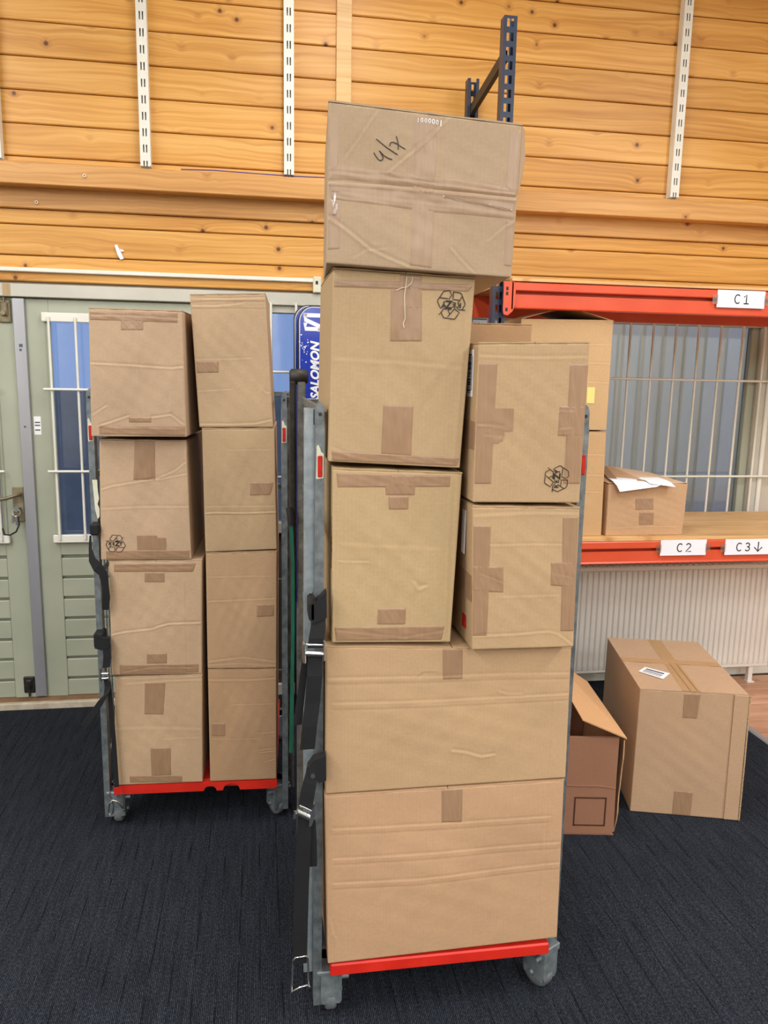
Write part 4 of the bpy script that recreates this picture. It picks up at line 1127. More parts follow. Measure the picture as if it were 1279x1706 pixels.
# ================================================================== ROLL CAGES
def build_cart(loc, rz, label, notches=False, outer=-1, tall=True):
    root = empty('roll_cage', loc, rz)
    tag(root, label, 'cart', 'roll cages loaded with boxes')
    w = .347
    DP = .80
    # red deck with a lip, local y = 0 at the front edge
    hz = .036
    dkm = MB()
    if notches:
        pro = [(-.305, 0)]
        for cx, r in ((.052, .024), (.132, .032)):
            pro += [(cx + r * math.cos(t), r * .85 * math.sin(t)) for t in np.linspace(math.pi, 0, 9)]
        pro += [(.305, 0), (.305, hz), (-.305, hz)]
        dkm.prism(pro, 0, .02, 'xz')
        dkm.box(-.305, .305, .02, DP - .03, .004, hz, .003)
    else:
        dkm.box(-.305, .305, 0, DP - .03, 0, hz, .004)
        for k in range(5):
            dkm.box(-.27 + k * .115, -.20 + k * .115, .1, DP - .1, -.012, .0)
    dkm.v = [(a, b_, c_ + .140) for a, b_, c_ in dkm.v]
    dkm.build('deck', M['red_plastic'], root)
    for s in (-1, 1):
        xo = s * (w if (s < 0 or not tall) else .354)
        yo = 0.0 if (s < 0 or not tall) else .042
        # front post: channel with a rounded top
        p = MB()
        xa, xb = sorted((xo, xo - s * .020))
        p.prism([(xa, .035), (xb, .035), (xb, 1.640), (xb - .004, 1.652), ((xa + xb) / 2, 1.657), (xa + .004, 1.652), (xa, 1.640)], .028 + yo, .068 + yo, 'xz')
        p.box(xa - .001, xb + .001, .0265 + yo, .028 + yo, .035, 1.60)
        fp = p.build('front_post', M['galvanised'], root)
        for z0 in (1.478,):
            MB().box(xa + .004, xb - .004, .0225 + yo, .027 + yo, z0, z0 + .052, .002).build('reflector', M['reflector_red'], fp)
        if s < 0 or not tall: MB().prism([(xa + .001, 1.474), (xb - .002, 1.476), (xb - .001, 1.534), (xb - .008, 1.540), (xa + .011, 1.545), (xa + .006, 1.556), (xa + .002, 1.552)], .0253 + yo, .0265 + yo, 'xz').build('label_remnant', M['torn_label'], fp)
        MB().lathe([(.0045, 0), (.0045, .002)], ((xa + xb) / 2, .026 + yo, 1.628), 'y', 10).build('rivet', M['dark_iron'], fp)
        xc = (xa + xb) / 2
        # intermediate flat, back post with a dark hinge knuckle
        if s == outer:
            xq = xo + s * .0125
            MB().box(xq - .0115, xq + .0115, .075, .115, .10, 1.640, .002).box(xq - .0125, xq + .012, .074, .0755, .10, 1.600).box(min(xq, xc), max(xq, xc), .080, .110, 1.600, 1.640, .003).build('middle_post', M['galvanised_light' if tall else 'worn_steel'], root)
        hz1 = 1.70 if tall else 1.640
        xr = xc + (s * .010 if tall else 0)
        bp = MB().box(xr - .010, xr + .018, .745, .785, .06, hz1, .004)
        bp.build('rear_post', M['worn_steel'], root)
        if tall and s == outer:
            hk = MB().lathe([(.018, -.026), (.026, -.020), (.026, .026), (.018, .034)], (xr - .008, .765, 1.712), 'x', 14)
            hk.box(xr - .034, xr - .014, .74, .775, .95, 1.70, .006)
            hk.build('hinge_cover', M['dark_iron'], root)
        for z in (.26, .62, .98, 1.34, 1.625):
            MB().box(xc - .005, xc + .005, .068 + yo, .745, z, z + .022, .002).build('rail', M['galvanised'], root)
        for k in range(7):
            y_ = .09 + k * .093
            if y_ < .10: y_ = .14
            MB().tube([(xc, y_, .27), (xc, y_, 1.64)], .0035, 6).build('rod', M['galvanised'], root)
        # casters
        for yc, rot in ((.065, .0 if s < 0 else .5), (.70, .3)):
            xw = s * .300
            cs = MB()
            ca, sa = math.cos(rot), math.sin(rot)
            cs.box(-.040, .040, -.045, .045, .126, .139, .003)
            cs.box(-.028, -.019, -.040, .030, .034, .128, .003)
            cs.box(.019, .028, -.040, .030, .034, .128, .003)
            cs.prism([(-.028, .050), (-.020, .040), (-.004, .046), (.004, .046), (.020, .040), (.028, .050), (.028, .128), (-.028, .128)], -.046, -.038, 'xz')
            cs.lathe([(.006, -.034), (.009, -.030), (.009, .030), (.006, .034)], (0, 0, .048), 'x', 10)
            cs.lathe([(.007, -.048), (.008, -.044), (.008, .044), (.007, .048)], (0, -.03, .112), 'x', 8)
            cs.v = [(xw + a * ca - b_ * sa, yc + a * sa + b_ * ca, c_) for a, b_, c_ in cs.v]
            cst = cs.build('caster', M['caster_steel'], root)
            wh = MB().lathe([(.030, -.016), (.044, -.015), (.048, -.009), (.048, .009), (.044, .015), (.030, .016)], (0, 0, .048), 'x', 24)
            wh.v = [(xw + a * ca - b_ * sa, yc + a * sa + b_ * ca, c_) for a, b_, c_ in wh.v]
            wh.build('wheel', M['wheel_grey'], cst)
        # skirt plate from deck to post
        xa2, xb2 = sorted((s * .300, xo - s * .015))
        for ya, yb in ((.072, .12), (.66, .72)):
            MB().box(xa2, xb2 - .0, ya, yb, .128, .139).build('deck_bracket', M['caster_steel'], root)
    # back frame
    for z in (.30, .75, 1.20, 1.62):
        MB().box(-.33, .33, .772, .782, z, z + .022, .002).build('rail', M['galvanised'], root)
    for k in range(6):
        MB().tube([(-.26 + k * .104, .777, .3), (-.26 + k * .104, .777, 1.64)], .0035, 6).build('rod', M['galvanised'], root)
    return root
cartF = build_cart((.479, 1.83, 0), 0.0, 'grey steel roll cage with red deck, nearest the camera, carrying the tallest stack')
cartL = build_cart((-.250, 2.833, 0), -.0415, 'grey steel roll cage with notched red deck, standing before the green doors', True, 1, False)

# torn white sticker on the left cage post
fpL = [c_ for c_ in cartL.children if c_.name.startswith('front_post')][0]
MB().prism([(-.339, 1.338), (-.322, 1.338), (-.321, 1.30), (-.318, 1.27), (-.324, 1.25), (-.318, 1.235), (-.319, 1.205), (-.326, 1.196), (-.333, 1.23), (-.336, 1.29)], -.0024 + .028, -.0015 + .028, 'xz').build('torn_sticker', M['torn_label'], fpL)

# ================================================================== BOXES
gF = 'boxes on the front roll cage'
gL = 'boxes on the left roll cage'
gR = 'boxes on the pallet rack'
gB = 'boxes on the floor by the radiator'
T1 = lin(201, 163, 124)
T2 = lin(203, 167, 126)
T3 = lin(204, 172, 128)
T4 = lin(202, 170, 128)
TF = lin(200, 170, 134)
B = {}
B['F1'] = make_box('F1', 'wide box with three pairs of score lines, bottom of the front stack', lin(201, 163, 127), gF, 1, .0025, zfloor=.1785)
B['F2'] = make_box('F2', 'wide box with two pairs of score lines, second from bottom of the front stack', lin(199, 166, 128), gF, 2, .0025)
B['F4'] = make_box('F4', 'pale box torn at its left edge, standing on the wide boxes of the front stack', lin(197, 170, 129), gF, 3, .003)
B['F3'] = make_box('F3', 'box with an upside down recycling mark and dangling thread, under the topmost box', lin(195, 168, 130), gF, 4, .003)
B['F6'] = make_box('F6', 'creased box handwritten 4/7, topmost of the front stack', lin(190, 166, 137), gF, 5, .003, tape=lin(170, 143, 117))
B['F5'] = make_box('F5', 'box taped at both edges, under the box with the sideways recycling mark', lin(197, 166, 128), gF, 6, .002)
B['F7'] = make_box('F7', 'box with a sideways recycling mark and a barcode label, on the front roll cage', lin(196, 166, 128), gF, 7, .002)
B['G1'] = make_box('G1', 'box with two dark tape patches, bottom left on the left roll cage', lin(202, 172, 138), gL, 11, .003, zfloor=.1785)
B['G2'] = make_box('G2', 'box with a slanting crease, under the box with the upright recycling mark', lin(203, 174, 142), gL, 12, .003)
B['G3'] = make_box('G3', 'box with an upright recycling mark at its lower left, on the left roll cage', lin(204, 175, 145), gL, 13, .003)
B['G4'] = make_box('G4', 'crumpled taped box, top left on the left roll cage', lin(200, 172, 142), gL, 14, .004)
B['H1'] = make_box('H1', 'narrow plain box, bottom right on the left roll cage', lin(190, 155, 120), gL, 15, .003, zfloor=.1785)
B['H2'] = make_box('H2', 'narrow plain box, second from bottom right on the left roll cage', lin(193, 160, 125), gL, 16, .003)
B['H3'] = make_box('H3', 'narrow box with one raised ridge, right under the leaning box', lin(196, 168, 132), gL, 17, .003)
B['H4'] = make_box('H4', 'narrow leaning box with crushed top edge, top right on the left roll cage', lin(200, 172, 138), gL, 18, .003)
B['K2'] = make_box('K2', 'tall pale box on the rack shelf, under the open box', lin(210, 172, 126), gR, 21, .002, zfloor=SHELF)
B['K1'] = make_box('K1', 'pale box with its top flaps tented open, upper of the two on the rack', lin(212, 176, 130), gR, 22, .002, flaps=False)
B['SB'] = make_box('SB', 'small box with loose papers on its half open top, on the rack shelf', lin(206, 168, 130), gR, 23, .002, flaps=False, zfloor=SHELF)
B['BC'] = make_box('BC', 'large upright box with a white address label on top, standing before the radiator', lin(198, 165, 133), gB, 24, .0015, zfloor=.0015)

# printed recycling marks
for k in ('F3', 'F7', 'G3'):
    (ctr, half, rot) = BOXDATA[k]['m'][0]
    dist = {'F3': 1.86, 'F7': 1.82, 'G3': 2.87}[k]
    B[k].recycle(ctr, half / 1300.0 * dist * 1.02, rot)
# handwriting
B['F6'].print2d([(s_[0], s_[1]) for s_ in [stroke_shape([(u * B['F6'].W, v * B['F6'].H) for u, v in st_], .0021) for st_ in BOXDATA['F6']['s']]], (0, 0), 1.0, 0, 'handwriting', M['ink'])
# row of white glare-like stitched characters under the top edge of the topmost box
sh = []
for i, ch in enumerate('1000001'):
    vs_, fs_ = text_shape(ch, .01)
    sh.append((vs_ * (.0085, .0095, .009, .010, .0105, .010, .013)[i] + np.array([(i - 3) * .0085, -.0004 * (i - 3) ** 2 / 2]), fs_))
B['F6'].print2d(sh, (.512, .957), 1.0, -1, 'white_print', M['white_ink'])
# clear tape glints along the waist of the topmost box
for qd in ([(.02, .46), (.06, .465), (.055, .30), (.02, .30)], [(.60, .50), (.98, .455), (.98, .43), (.60, .475)]):
    B['F6'].patch(qd, 'clear_tape', M['clear_tape'], (1, 1, 1, 1), .0022, .0012)

def side_patch(c, name, mat, y0, y1, z0, z1, x, left=True, th=.0012, parent=None):
    """sticker on a left side face, world coordinates"""
    o = Vector(c.o)
    return MB().box(x - th - o.x, x - o.x, y0 - o.y, y1 - o.y, z0 - o.z, z1 - o.z).build(name, mat, parent or c.ob)
def left_x(c, z):
    t = (z - c.BL[2]) / (c.TL[2] - c.BL[2])
    return c.BL[0] * (1 - t) + c.TL[0] * t
c = B['F7']
xl = left_x(c, 1.73) - .0004
lab = side_patch(c, 'barcode_label', M['paper'], 1.826, 1.874, 1.675, 1.786, xl)
rb = random.Random(3)
z = 1.684
bars = MB()
while z < 1.776:
    t_ = rb.choice((.0012, .002, .003))
    bars.box(xl - .0016 - c.o[0], xl - .0011 - c.o[0], 1.838 - c.o[1], 1.870 - c.o[1], z - c.o[2], z + t_ - c.o[2])
    z += t_ + rb.choice((.0012, .002, .0028))
bars.build('barcode', M['ink'], lab)
MB().box(xl - .0016 - c.o[0], xl - .0011 - c.o[0], 1.829 - c.o[1], 1.833 - c.o[1], 1.69 - c.o[2], 1.77 - c.o[2]).build('print_line', M['grey_ink'], lab)
c = B['F5']
side_patch(c, 'white_label', M['paper'], 1.850, 1.880, 1.285, 1.395, left_x(c, 1.34) - .002)
side_patch(c, 'red_print', M['reflector_red'], 1.845, 1.876, 1.092, 1.126, left_x(c, 1.11) - .002)
for k in ('F5', 'F7'):
    c = B[k]
    for z0 in ((1.20, 1.245) if k == 'F5' else (1.575, 1.62),):
        zc = (z0[0] + z0[1]) / 2
        t_ = side_patch(c, 'tape', M['tape'], c.BL[1] + .003, c.BL[1] + .12, zc - .045, zc + .02, left_x(c, zc) - .0008)
        t_.color = TAPE
# torn slit in the left edge of the pale box
c = B['F4']
sl = MB()
o = Vector(c.o)
for y_, za, zb in ((1.850, 1.255, 1.385), (1.842, 1.29, 1.335)):
    pts = [(y_ + .004 * math.sin(k * 2.1), za + (zb - za) * k / 8) for k in range(9)]
    poly = [(a - o.y, z_ - o.z) for a, z_ in pts] + [(a + .006 * math.sin(math.pi * (8 - k) / 8) + .0008 - o.y, z_ - o.z) for k, (a, z_) in enumerate(reversed(pts))]
    sl.prism(poly, left_x(c, 1.3) - .0012 - o.x, left_x(c, 1.3) + .004 - o.x, 'yz')
sl.build('tear', M['ink'], c.ob)
# loose thread
c = B['F3']
def fpt(u, v, off): return tuple(c.front(np.array([u]), np.array([v]), np.array([off]))[0])
zs_ = [(655, 60), (652, 110), (645, 190), (652, 280), (660, 350), (648, 385), (655, 418)]
tp = [fpt((x_ - 140) / 1000.0 * .985, 1 - (y_ - 40) / 1370.0, .004 + .002 * math.sin(i)) for i, (x_, y_) in enumerate(zs_)]
MB().tube(tp, .0011, 5).build('thread', M['string'], c.ob)
tp = [fpt((x_ - 140) / 1000.0 * .985, 1 - (y_ - 40) / 1370.0, .004) for x_, y_ in ((698, 62), (690, 105), (660, 132), (620, 142), (585, 160))]
MB().tube(tp, .0011, 5).build('thread', M['string'], c.ob)

c = B['F6']
o = Vector(c.o)
fl6 = MB()
P = [(.5885, 1.806, 2.279), (.642, 1.95, 2.315), (.647, 1.95, 2.25), (.640, 1.95, 2.195), (.5845, 1.804, 2.132)]
Q = [(a - .004, b_ + .002, c_) for a, b_, c_ in P]
n = len(P)
fl6.add([(a - o.x, b_ - o.y, c_ - o.z) for a, b_, c_ in P + Q], [tuple(range(n)), tuple(range(2 * n - 1, n - 1, -1))] + [(i, (i + 1) % n, (i + 1) % n + n, i + n) for i in range(n)])
ob = fl6.build('side_flap', M['cardboard_plain'], c.ob); ob.color = c.tint

# big carton: tape along the seam of the top, cross fold, address label, raw flap at the right edge
c = B['BC']
def toppt(u, v, dz): return c.full[0] * (1 - u) + c.full[1] * u + c.d * v - c.o + np.array([0, 0, dz])
def top_quad(name, mat, qd, dz, col=None, parent=None):
    P = [toppt(u, v, dz) for u, v in qd]
    Q = [p - np.array([0, 0, .0008]) for p in P]
    mb = MB().add([tuple(p) for p in P + Q], [(0, 1, 2, 3), (7, 6, 5, 4), (0, 4, 5, 1), (1, 5, 6, 2), (2, 6, 7, 3), (3, 7, 4, 0)])
    ob = mb.build(name, mat, parent or c.ob)
    if col: ob.color = col
    return ob
top_quad('tape', M['tape'], [(.40, -.002), (.56, -.002), (.585, .99), (.445, .99)], .0014, lin(182, 148, 108))
for a in (.47, .535):
    top_quad('tape_fold', M['tape'], [(a - .004, .0), (a + .004, .0), (a + .012, .5), (a + .004, .5)], .0022, lin(150, 116, 80))
top_quad('tape', M['tape'], [(.01, .49), (.99, .475), (.99, .555), (.01, .575)], .0020, lin(188, 152, 112))
al = top_quad('address_label', M['paper'], [(.091, .301), (.285, .178), (.398, .291), (.192, .389)], .0032)
for t0, wd, mt in ((.62, .16, M['grey_ink']), (.45, .04, M['grey_ink']), (.32, .05, M['grey_ink']), (.15, .03, M['grey_ink'])):
    def lq(a, b_):
        A_ = np.array([.091, .301]); B2 = np.array([.285, .178]); C2 = np.array([.398, .291]); D2 = np.array([.192, .389])
        return tuple((A_ * (1 - a) + B2 * a) * (1 - b_) + (D2 * (1 - a) + C2 * a) * b_)
    top_quad('print_line', mt, [lq(.12, t0), lq(.85, t0), lq(.85, t0 + wd), lq(.12, t0 + wd)], .0042, None, al)
# glue flap: a strip of board standing proud on the right of the front face
qd = [(.872, .996), (1.004, .994), (1.004, .004), (.872, .006)]
fr_ = [c.front(np.array([min(u, .999)]), np.array([v]), np.array([.0]))[0] + c.sx * max(0, u - .999) * c.W for u, v in qd]
out_ = [p + c.n * .005 for p in fr_]
mb = MB().add([tuple(p) for p in out_ + fr_], [(0, 1, 2, 3), (7, 6, 5, 4), (0, 4, 5, 1), (1, 5, 6, 2), (2, 6, 7, 3), (3, 7, 4, 0)])
ob = mb.build('side_flap', M['cardboard_plain'], c.ob); ob.color = c.tint
e0 = [out_[1] + c.sx * .004, out_[2] + c.sx * .004]
MB().tube([tuple(e0[0] - c.n * -.0), tuple((e0[0] + e0[1]) / 2 + c.sx * .001), tuple(e0[1])], .0032, 6).build('raw_edge', M['edge'], c.ob)

# flaps of the open box on the rack, tented towards the middle
def slab(name, P, th, nrm, parent, tint):
    P = [np.array(p, float) for p in P]
    Q = [p + np.array(nrm, float) * th for p in P]
    n = len(P)
    mb = MB().add([tuple(p) for p in P + Q], [tuple(range(n)), tuple(range(2 * n - 1, n - 1, -1))] + [(i, (i + 1) % n, (i + 1) % n + n, i + n) for i in range(n)])
    ob = mb.build(name, M['cardboard_plain'], parent)
    ob.color = tint
    return ob
c = B['K1']
w2 = c.W / 2
zT = c.TL[2] - c.o[2]
y0, y1 = -c.D / 2, c.D / 2
slab('top_flap', [(-w2, y0, zT), (-.006, y0, zT + .058), (-.006, y1, zT + .058), (-w2, y1, zT)], .0035, (0, 0, 1), c.ob, c.tint)
slab('top_flap', [(w2, y0, zT), (.012, y0, zT + .050), (.012, y1, zT + .050), (w2, y1, zT)], .0035, (0, 0, 1), c.ob, c.tint)
MB().box(-w2 + .006, w2 - .006, y0 + .006, y1 - .006, zT - .002, zT + .0008).build('inner_flap_or_shade', M['black_paint'], c.ob)  # black sheet painting in the shade inside the open box
MB().box(1.428 - c.o[0], 1.463 - c.o[0], -c.D / 2 - .003, -c.D / 2 + .002, 1.618 - c.o[2], 1.688 - c.o[2]).build('yellow_note', M['yellow_paper'], c.ob)
# small shelf box: flaps not quite shut
c = B['SB']
w2 = c.W / 2
zT = c.TL[2] - c.o[2]
y0, y1 = -c.D / 2, c.D / 2
slab('top_flap', [(-w2, y0, zT), (-.02, y0, zT + .012), (-.02, y1, zT + .040), (-w2, y1, zT + .012)], .0035, (0, 0, 1), c.ob, c.tint)
slab('top_flap', [(w2, y0, zT + .0), (-.012, y0, zT + .010), (-.016, y1, zT + .036), (w2, y1, zT + .006)], .0035, (0, 0, 1), c.ob, lin(214, 186, 154))
slab('inner_flap_or_shade', [(-w2, y0, zT), (w2, y0, zT), (w2, y0 + .1, zT + .001), (-w2, y0 + .1, zT + .001)], .003, (0, 0, 1), c.ob, c.tint)
t_ = slab('tape', [(-.17, y0 + .03, zT + .0096), (-.13, y0 + .03, zT + .0120), (-.05, y1 - .02, zT + .043), (-.09, y1 - .02, zT + .040)], .0008, (0, 0, 1), c.ob, TAPE)
# papers curling over its front edge
def sheet(name, rows, label):
    vs_, fs_ = [], []
    m_ = len(rows[0])
    for lay in (0, 1):
        for r in rows:
            for p in r: vs_.append((p[0], p[1], p[2] + .0006 * lay))
    k_ = len(rows) * m_
    for r in range(len(rows) - 1):
        for i in range(m_ - 1):
            a = r * m_ + i
            fs_.append((a, a + 1, a + m_ + 1, a + m_)); fs_.append((k_ + a, k_ + a + m_, k_ + a + m_ + 1, k_ + a + 1))
    mb = MB().add(vs_, fs_, True)
    tag(mb.build(name, M['paper']), label, 'paper', 'papers on the small shelf box')
zt = 1.2572
sheet('paper_sheet', [[(1.60 + .18 * k / 6, 3.42, zt + .0146 + .0 * k) for k in range(7)],
                      [(1.585 + .20 * k / 6, 3.34, zt + .0150) for k in range(7)],
                      [(1.572 + .255 * k / 6, 3.288, zt + .0146 - .001 * k) for k in range(7)],
                      [(1.585 + .235 * k / 6, 3.272, zt - .003 + .0018 * k) for k in range(7)],
                      [(1.597 + .175 * k / 6, 3.262, zt - .030 + .0036 * k) for k in range(7)]], 'white paper sheet bent down over the front edge of the small shelf box')
sheet('paper_sheet', [[(1.70 + .15 * k / 6, 3.40, zt + .0176 - .0002 * k) for k in range(7)],
                      [(1.72 + .13 * k / 6, 3.32, zt + .0176 - .0006 * k) for k in range(7)],
                      [(1.73 + .125 * k / 6, 3.284, zt + .0166 - .0016 * k) for k in range(7)],
                      [(1.74 + .125 * k / 6, 3.264, zt + .006 - .0026 * k) for k in range(7)]], 'second white paper sheet, its right corner poking past the first on the small shelf box')

# box standing behind the right column, only its upper edge showing
BOXDATA['K0'] = dict(c=[[.462, 2.225, 1.875], [.783, 2.225, 1.876], [.783, 2.225, 1.070], [.462, 2.225, 1.070]], d=[0, .36, 0], t=[], k=[], m=[])
B['K0'] = make_box('K0', 'tall box standing behind the right column of the front stack, only its top showing', lin(190, 154, 116), gF, 31, .001)

# low open box with a long flap, between the front cage and the large carton
fb = empty('cardboard_box', (1.14, 2.83, 0.0))
tag(fb, 'low brown box with a half open long flap and a printed square', 'box', gB)
fbo = Vector((1.14, 2.83, 0))
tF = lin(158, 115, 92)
P0 = np.array([.965, 2.618]); P1 = np.array([1.326, 2.560])
ex = (P1 - P0) / np.linalg.norm(P1 - P0); ey = np.array([-ex[1], ex[0]])
LW = np.linalg.norm(P1 - P0); LD = .52; HB = .40
def fw(a, b_, z_): 
    p = P0 + ex * a + ey * b_
    return (p[0] - fbo.x, p[1] - fbo.y, z_)
def fslab(name, pts, nrm, th=.0045, tint=tF, mat=None):
    n3 = np.array([ex[0] * nrm[0] + ey[0] * nrm[1], ex[1] * nrm[0] + ey[1] * nrm[1], nrm[2]])
    P = [np.array(fw(*p)) for p in pts]
    Q = [p + n3 * th for p in P]
    n = len(P)
    mb = MB().add([tuple(p) for p in P + Q], [tuple(range(n)), tuple(range(2 * n - 1, n - 1, -1))] + [(i, (i + 1) % n, (i + 1) % n + n, i + n) for i in range(n)])
    ob = mb.build(name, mat or M['cardboard_plain'], fb)
    ob.color = tint
    return ob
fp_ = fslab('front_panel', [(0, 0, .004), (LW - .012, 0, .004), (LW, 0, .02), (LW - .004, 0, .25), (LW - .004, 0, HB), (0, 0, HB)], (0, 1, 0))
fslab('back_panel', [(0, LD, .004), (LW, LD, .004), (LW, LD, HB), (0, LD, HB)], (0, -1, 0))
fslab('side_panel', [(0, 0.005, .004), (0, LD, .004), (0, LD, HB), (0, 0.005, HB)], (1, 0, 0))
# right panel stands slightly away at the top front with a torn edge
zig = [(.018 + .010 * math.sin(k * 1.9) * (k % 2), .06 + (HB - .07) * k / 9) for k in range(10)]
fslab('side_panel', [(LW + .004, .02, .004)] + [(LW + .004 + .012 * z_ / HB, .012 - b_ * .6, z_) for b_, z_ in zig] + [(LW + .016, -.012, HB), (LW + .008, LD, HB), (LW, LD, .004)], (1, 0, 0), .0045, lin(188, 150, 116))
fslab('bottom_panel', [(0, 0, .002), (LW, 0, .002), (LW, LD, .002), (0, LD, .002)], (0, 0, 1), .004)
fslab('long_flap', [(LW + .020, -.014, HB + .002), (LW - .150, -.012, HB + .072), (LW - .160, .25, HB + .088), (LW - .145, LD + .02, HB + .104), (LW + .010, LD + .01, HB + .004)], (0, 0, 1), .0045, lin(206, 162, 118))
fslab('inner_flap_or_shade', [(0, .012, HB - .004), (LW, .012, HB - .004), (LW, .13, HB - .12), (0, .13, HB - .12)], (0, 0, 1), .004)
cr_ = MB()
for k, dz in ((0, 0.0), (1, -.004)):
    P = [fw(LW * t, -.0012 * (1 - k), .205 + dz - (.010 * max(0, t - .85) / .15)) for t in np.linspace(0, .985, 12)]
    cr_.tube(P, .0016, 5)
ob = cr_.build('fold_ridge', M['cardboard_plain'], fb); ob.color = tF
sq = MB()
sx0, sx1, sz0, sz1 = LW - .155, LW - .038, .042, .155
for pts in ([(sx0, sz0), (sx1, sz0)], [(sx1, sz0), (sx1, sz1)], [(sx1, sz1), (sx0, sz1)], [(sx0, sz1), (sx0, sz0)]):
    vs_, fs_ = stroke_shape(pts, .006)
    sq.add([fw(p[0], -.0008, p[1]) for p in vs_], fs_)
sq.build('printed_square', M['brown_ink'], fb)

# ================================================================== STRAPS
def strap_front_upper():
    r = empty('cargo_strap', (.13, 1.82, 1.05))
    o = Vector((.13, 1.82, 1.05))
    tag(r, 'black webbing strap with a shiny buckle, tied halfway up the front cage post', 'strap', 'black straps on the roll cages')
    L_ = lambda pts: [(a - o.x, b_ - o.y, c_ - o.z) for a, b_, c_ in pts]
    k = MB()
    # bunched loop round the post
    k.prism([(p[0] - o.x, p[1] - o.z) for p in [(.112, 1.150), (.118, 1.178), (.124, 1.205), (.128, 1.186), (.140, 1.196), (.155, 1.212), (.156, 1.145), (.122, 1.130)]], 1.800 - o.y, 1.828 - o.y, 'xz')
    k.box(.113 - o.x, .131 - o.x, 1.80 - o.y, 1.885 - o.y, 1.135 - o.z, 1.185 - o.z, .006)
    k.build('knot', M['webbing'], r)
    MB().ribbon(L_([(.137, 1.812, 1.150), (.136, 1.806, 1.125), (.132, 1.802, 1.095), (.130, 1.803, 1.070)]), [.034, .036, .038, .040], (1, 0, 0), .004).build('webbing', M['webbing'], r)
    b_ = MB().tube(L_([(.103, 1.796, 1.060), (.148, 1.796, 1.056)]), .0075, 10)
    b_.tube(L_([(.106, 1.80, 1.080), (.150, 1.80, 1.077)]), .003, 8)
    b_.box(.098 - o.x, .106 - o.x, 1.788 - o.y, 1.812 - o.y, 1.034 - o.z, 1.088 - o.z, .003)
    b_.box(.147 - o.x, .152 - o.x, 1.788 - o.y, 1.812 - o.y, 1.040 - o.z, 1.092 - o.z, .002)
    b_.build('buckle', M['chrome'], r)
    MB().ribbon(L_([(.128, 1.802, 1.052), (.127, 1.798, 1.0), (.122, 1.800, .93), (.115, 1.797, .87), (.110, 1.80, .81)]), [.036, .037, .037, .037, .036], (1, 0, .02), .003).build('webbing', M['webbing'], r)
    MB().ribbon(L_([(.106, 1.812, 1.050), (.100, 1.815, .99), (.092, 1.815, .92), (.087, 1.815, .868)]), [.014, .018, .020, .020], (1, .2, 0), .003).build('webbing', M['webbing'], r)
def strap_front_lower():
    o = Vector((.12, 1.82, .6))
    r = empty('cargo_strap', tuple(o))
    tag(r, 'long black webbing strap with a tilted buckle and wire hook hanging near the floor', 'strap', 'black straps on the roll cages')
    L_ = lambda pts: [(a - o.x, b_ - o.y, c_ - o.z) for a, b_, c_ in pts]
    k = MB().prism([(p[0] - o.x, p[1] - o.z) for p in [(.108, .735), (.112, .760), (.126, .780), (.156, .790), (.157, .724), (.138, .719), (.126, .735)]], 1.798 - o.y, 1.829 - o.y, 'xz')
    k.build('knot', M['webbing'], r)
    MB().lathe([(.006, 0), (.007, .003), (.004, .006)], (.123 - o.x, 1.792 - o.y, .741 - o.z), 'y', 10).build('rivet', M['chrome'], r)
    MB().ribbon(L_([(.124, 1.802, .755), (.116, 1.797, .72), (.110, 1.796, .69), (.105, 1.797, .655)]), [.030, .034, .036, .036], (1, 0, -.35), .004).build('webbing', M['webbing'], r)
    b_ = MB().tube(L_([(.084, 1.792, .650), (.118, 1.792, .630)]), .0085, 10)
    b_.tube(L_([(.090, 1.794, .664), (.122, 1.794, .646)]), .003, 8)
    b_.tube(L_([(.080, 1.79, .652), (.078, 1.79, .632)]), .004, 8)
    b_.prism([(p[0] - o.x, p[1] - o.z) for p in [(.118, .650), (.128, .668), (.129, .640), (.120, .612), (.113, .610)]], 1.784 - o.y, 1.80 - o.y, 'xz')
    b_.build('buckle', M['chrome'], r)
    MB().ribbon(L_([(.103, 1.798, .632), (.102, 1.797, .58), (.098, 1.797, .50), (.095, 1.798, .40), (.093, 1.798, .30), (.092, 1.80, .215)]), [.034, .036, .037, .037, .037, .036], (1, .06, 0), .0032).build('webbing', M['webbing'], r)
    MB().ribbon(L_([(.121, 1.806, .615), (.123, 1.806, .55), (.124, 1.808, .485)]), [.020, .024, .024], (1, 0, 0), .003).build('webbing', M['webbing'], r)
    hk = MB().tube(L_([(.074, 1.80, .225), (.080, 1.797, .236), (.108, 1.797, .238), (.113, 1.80, .226), (.114, 1.799, .165), (.118, 1.796, .144), (.110, 1.790, .158), (.092, 1.788, .156), (.074, 1.790, .145), (.070, 1.796, .132), (.071, 1.800, .16), (.074, 1.80, .225)]), .0026, 8)
    hk.build('wire_hook', M['chrome'], r)
strap_front_upper()
strap_front_lower()
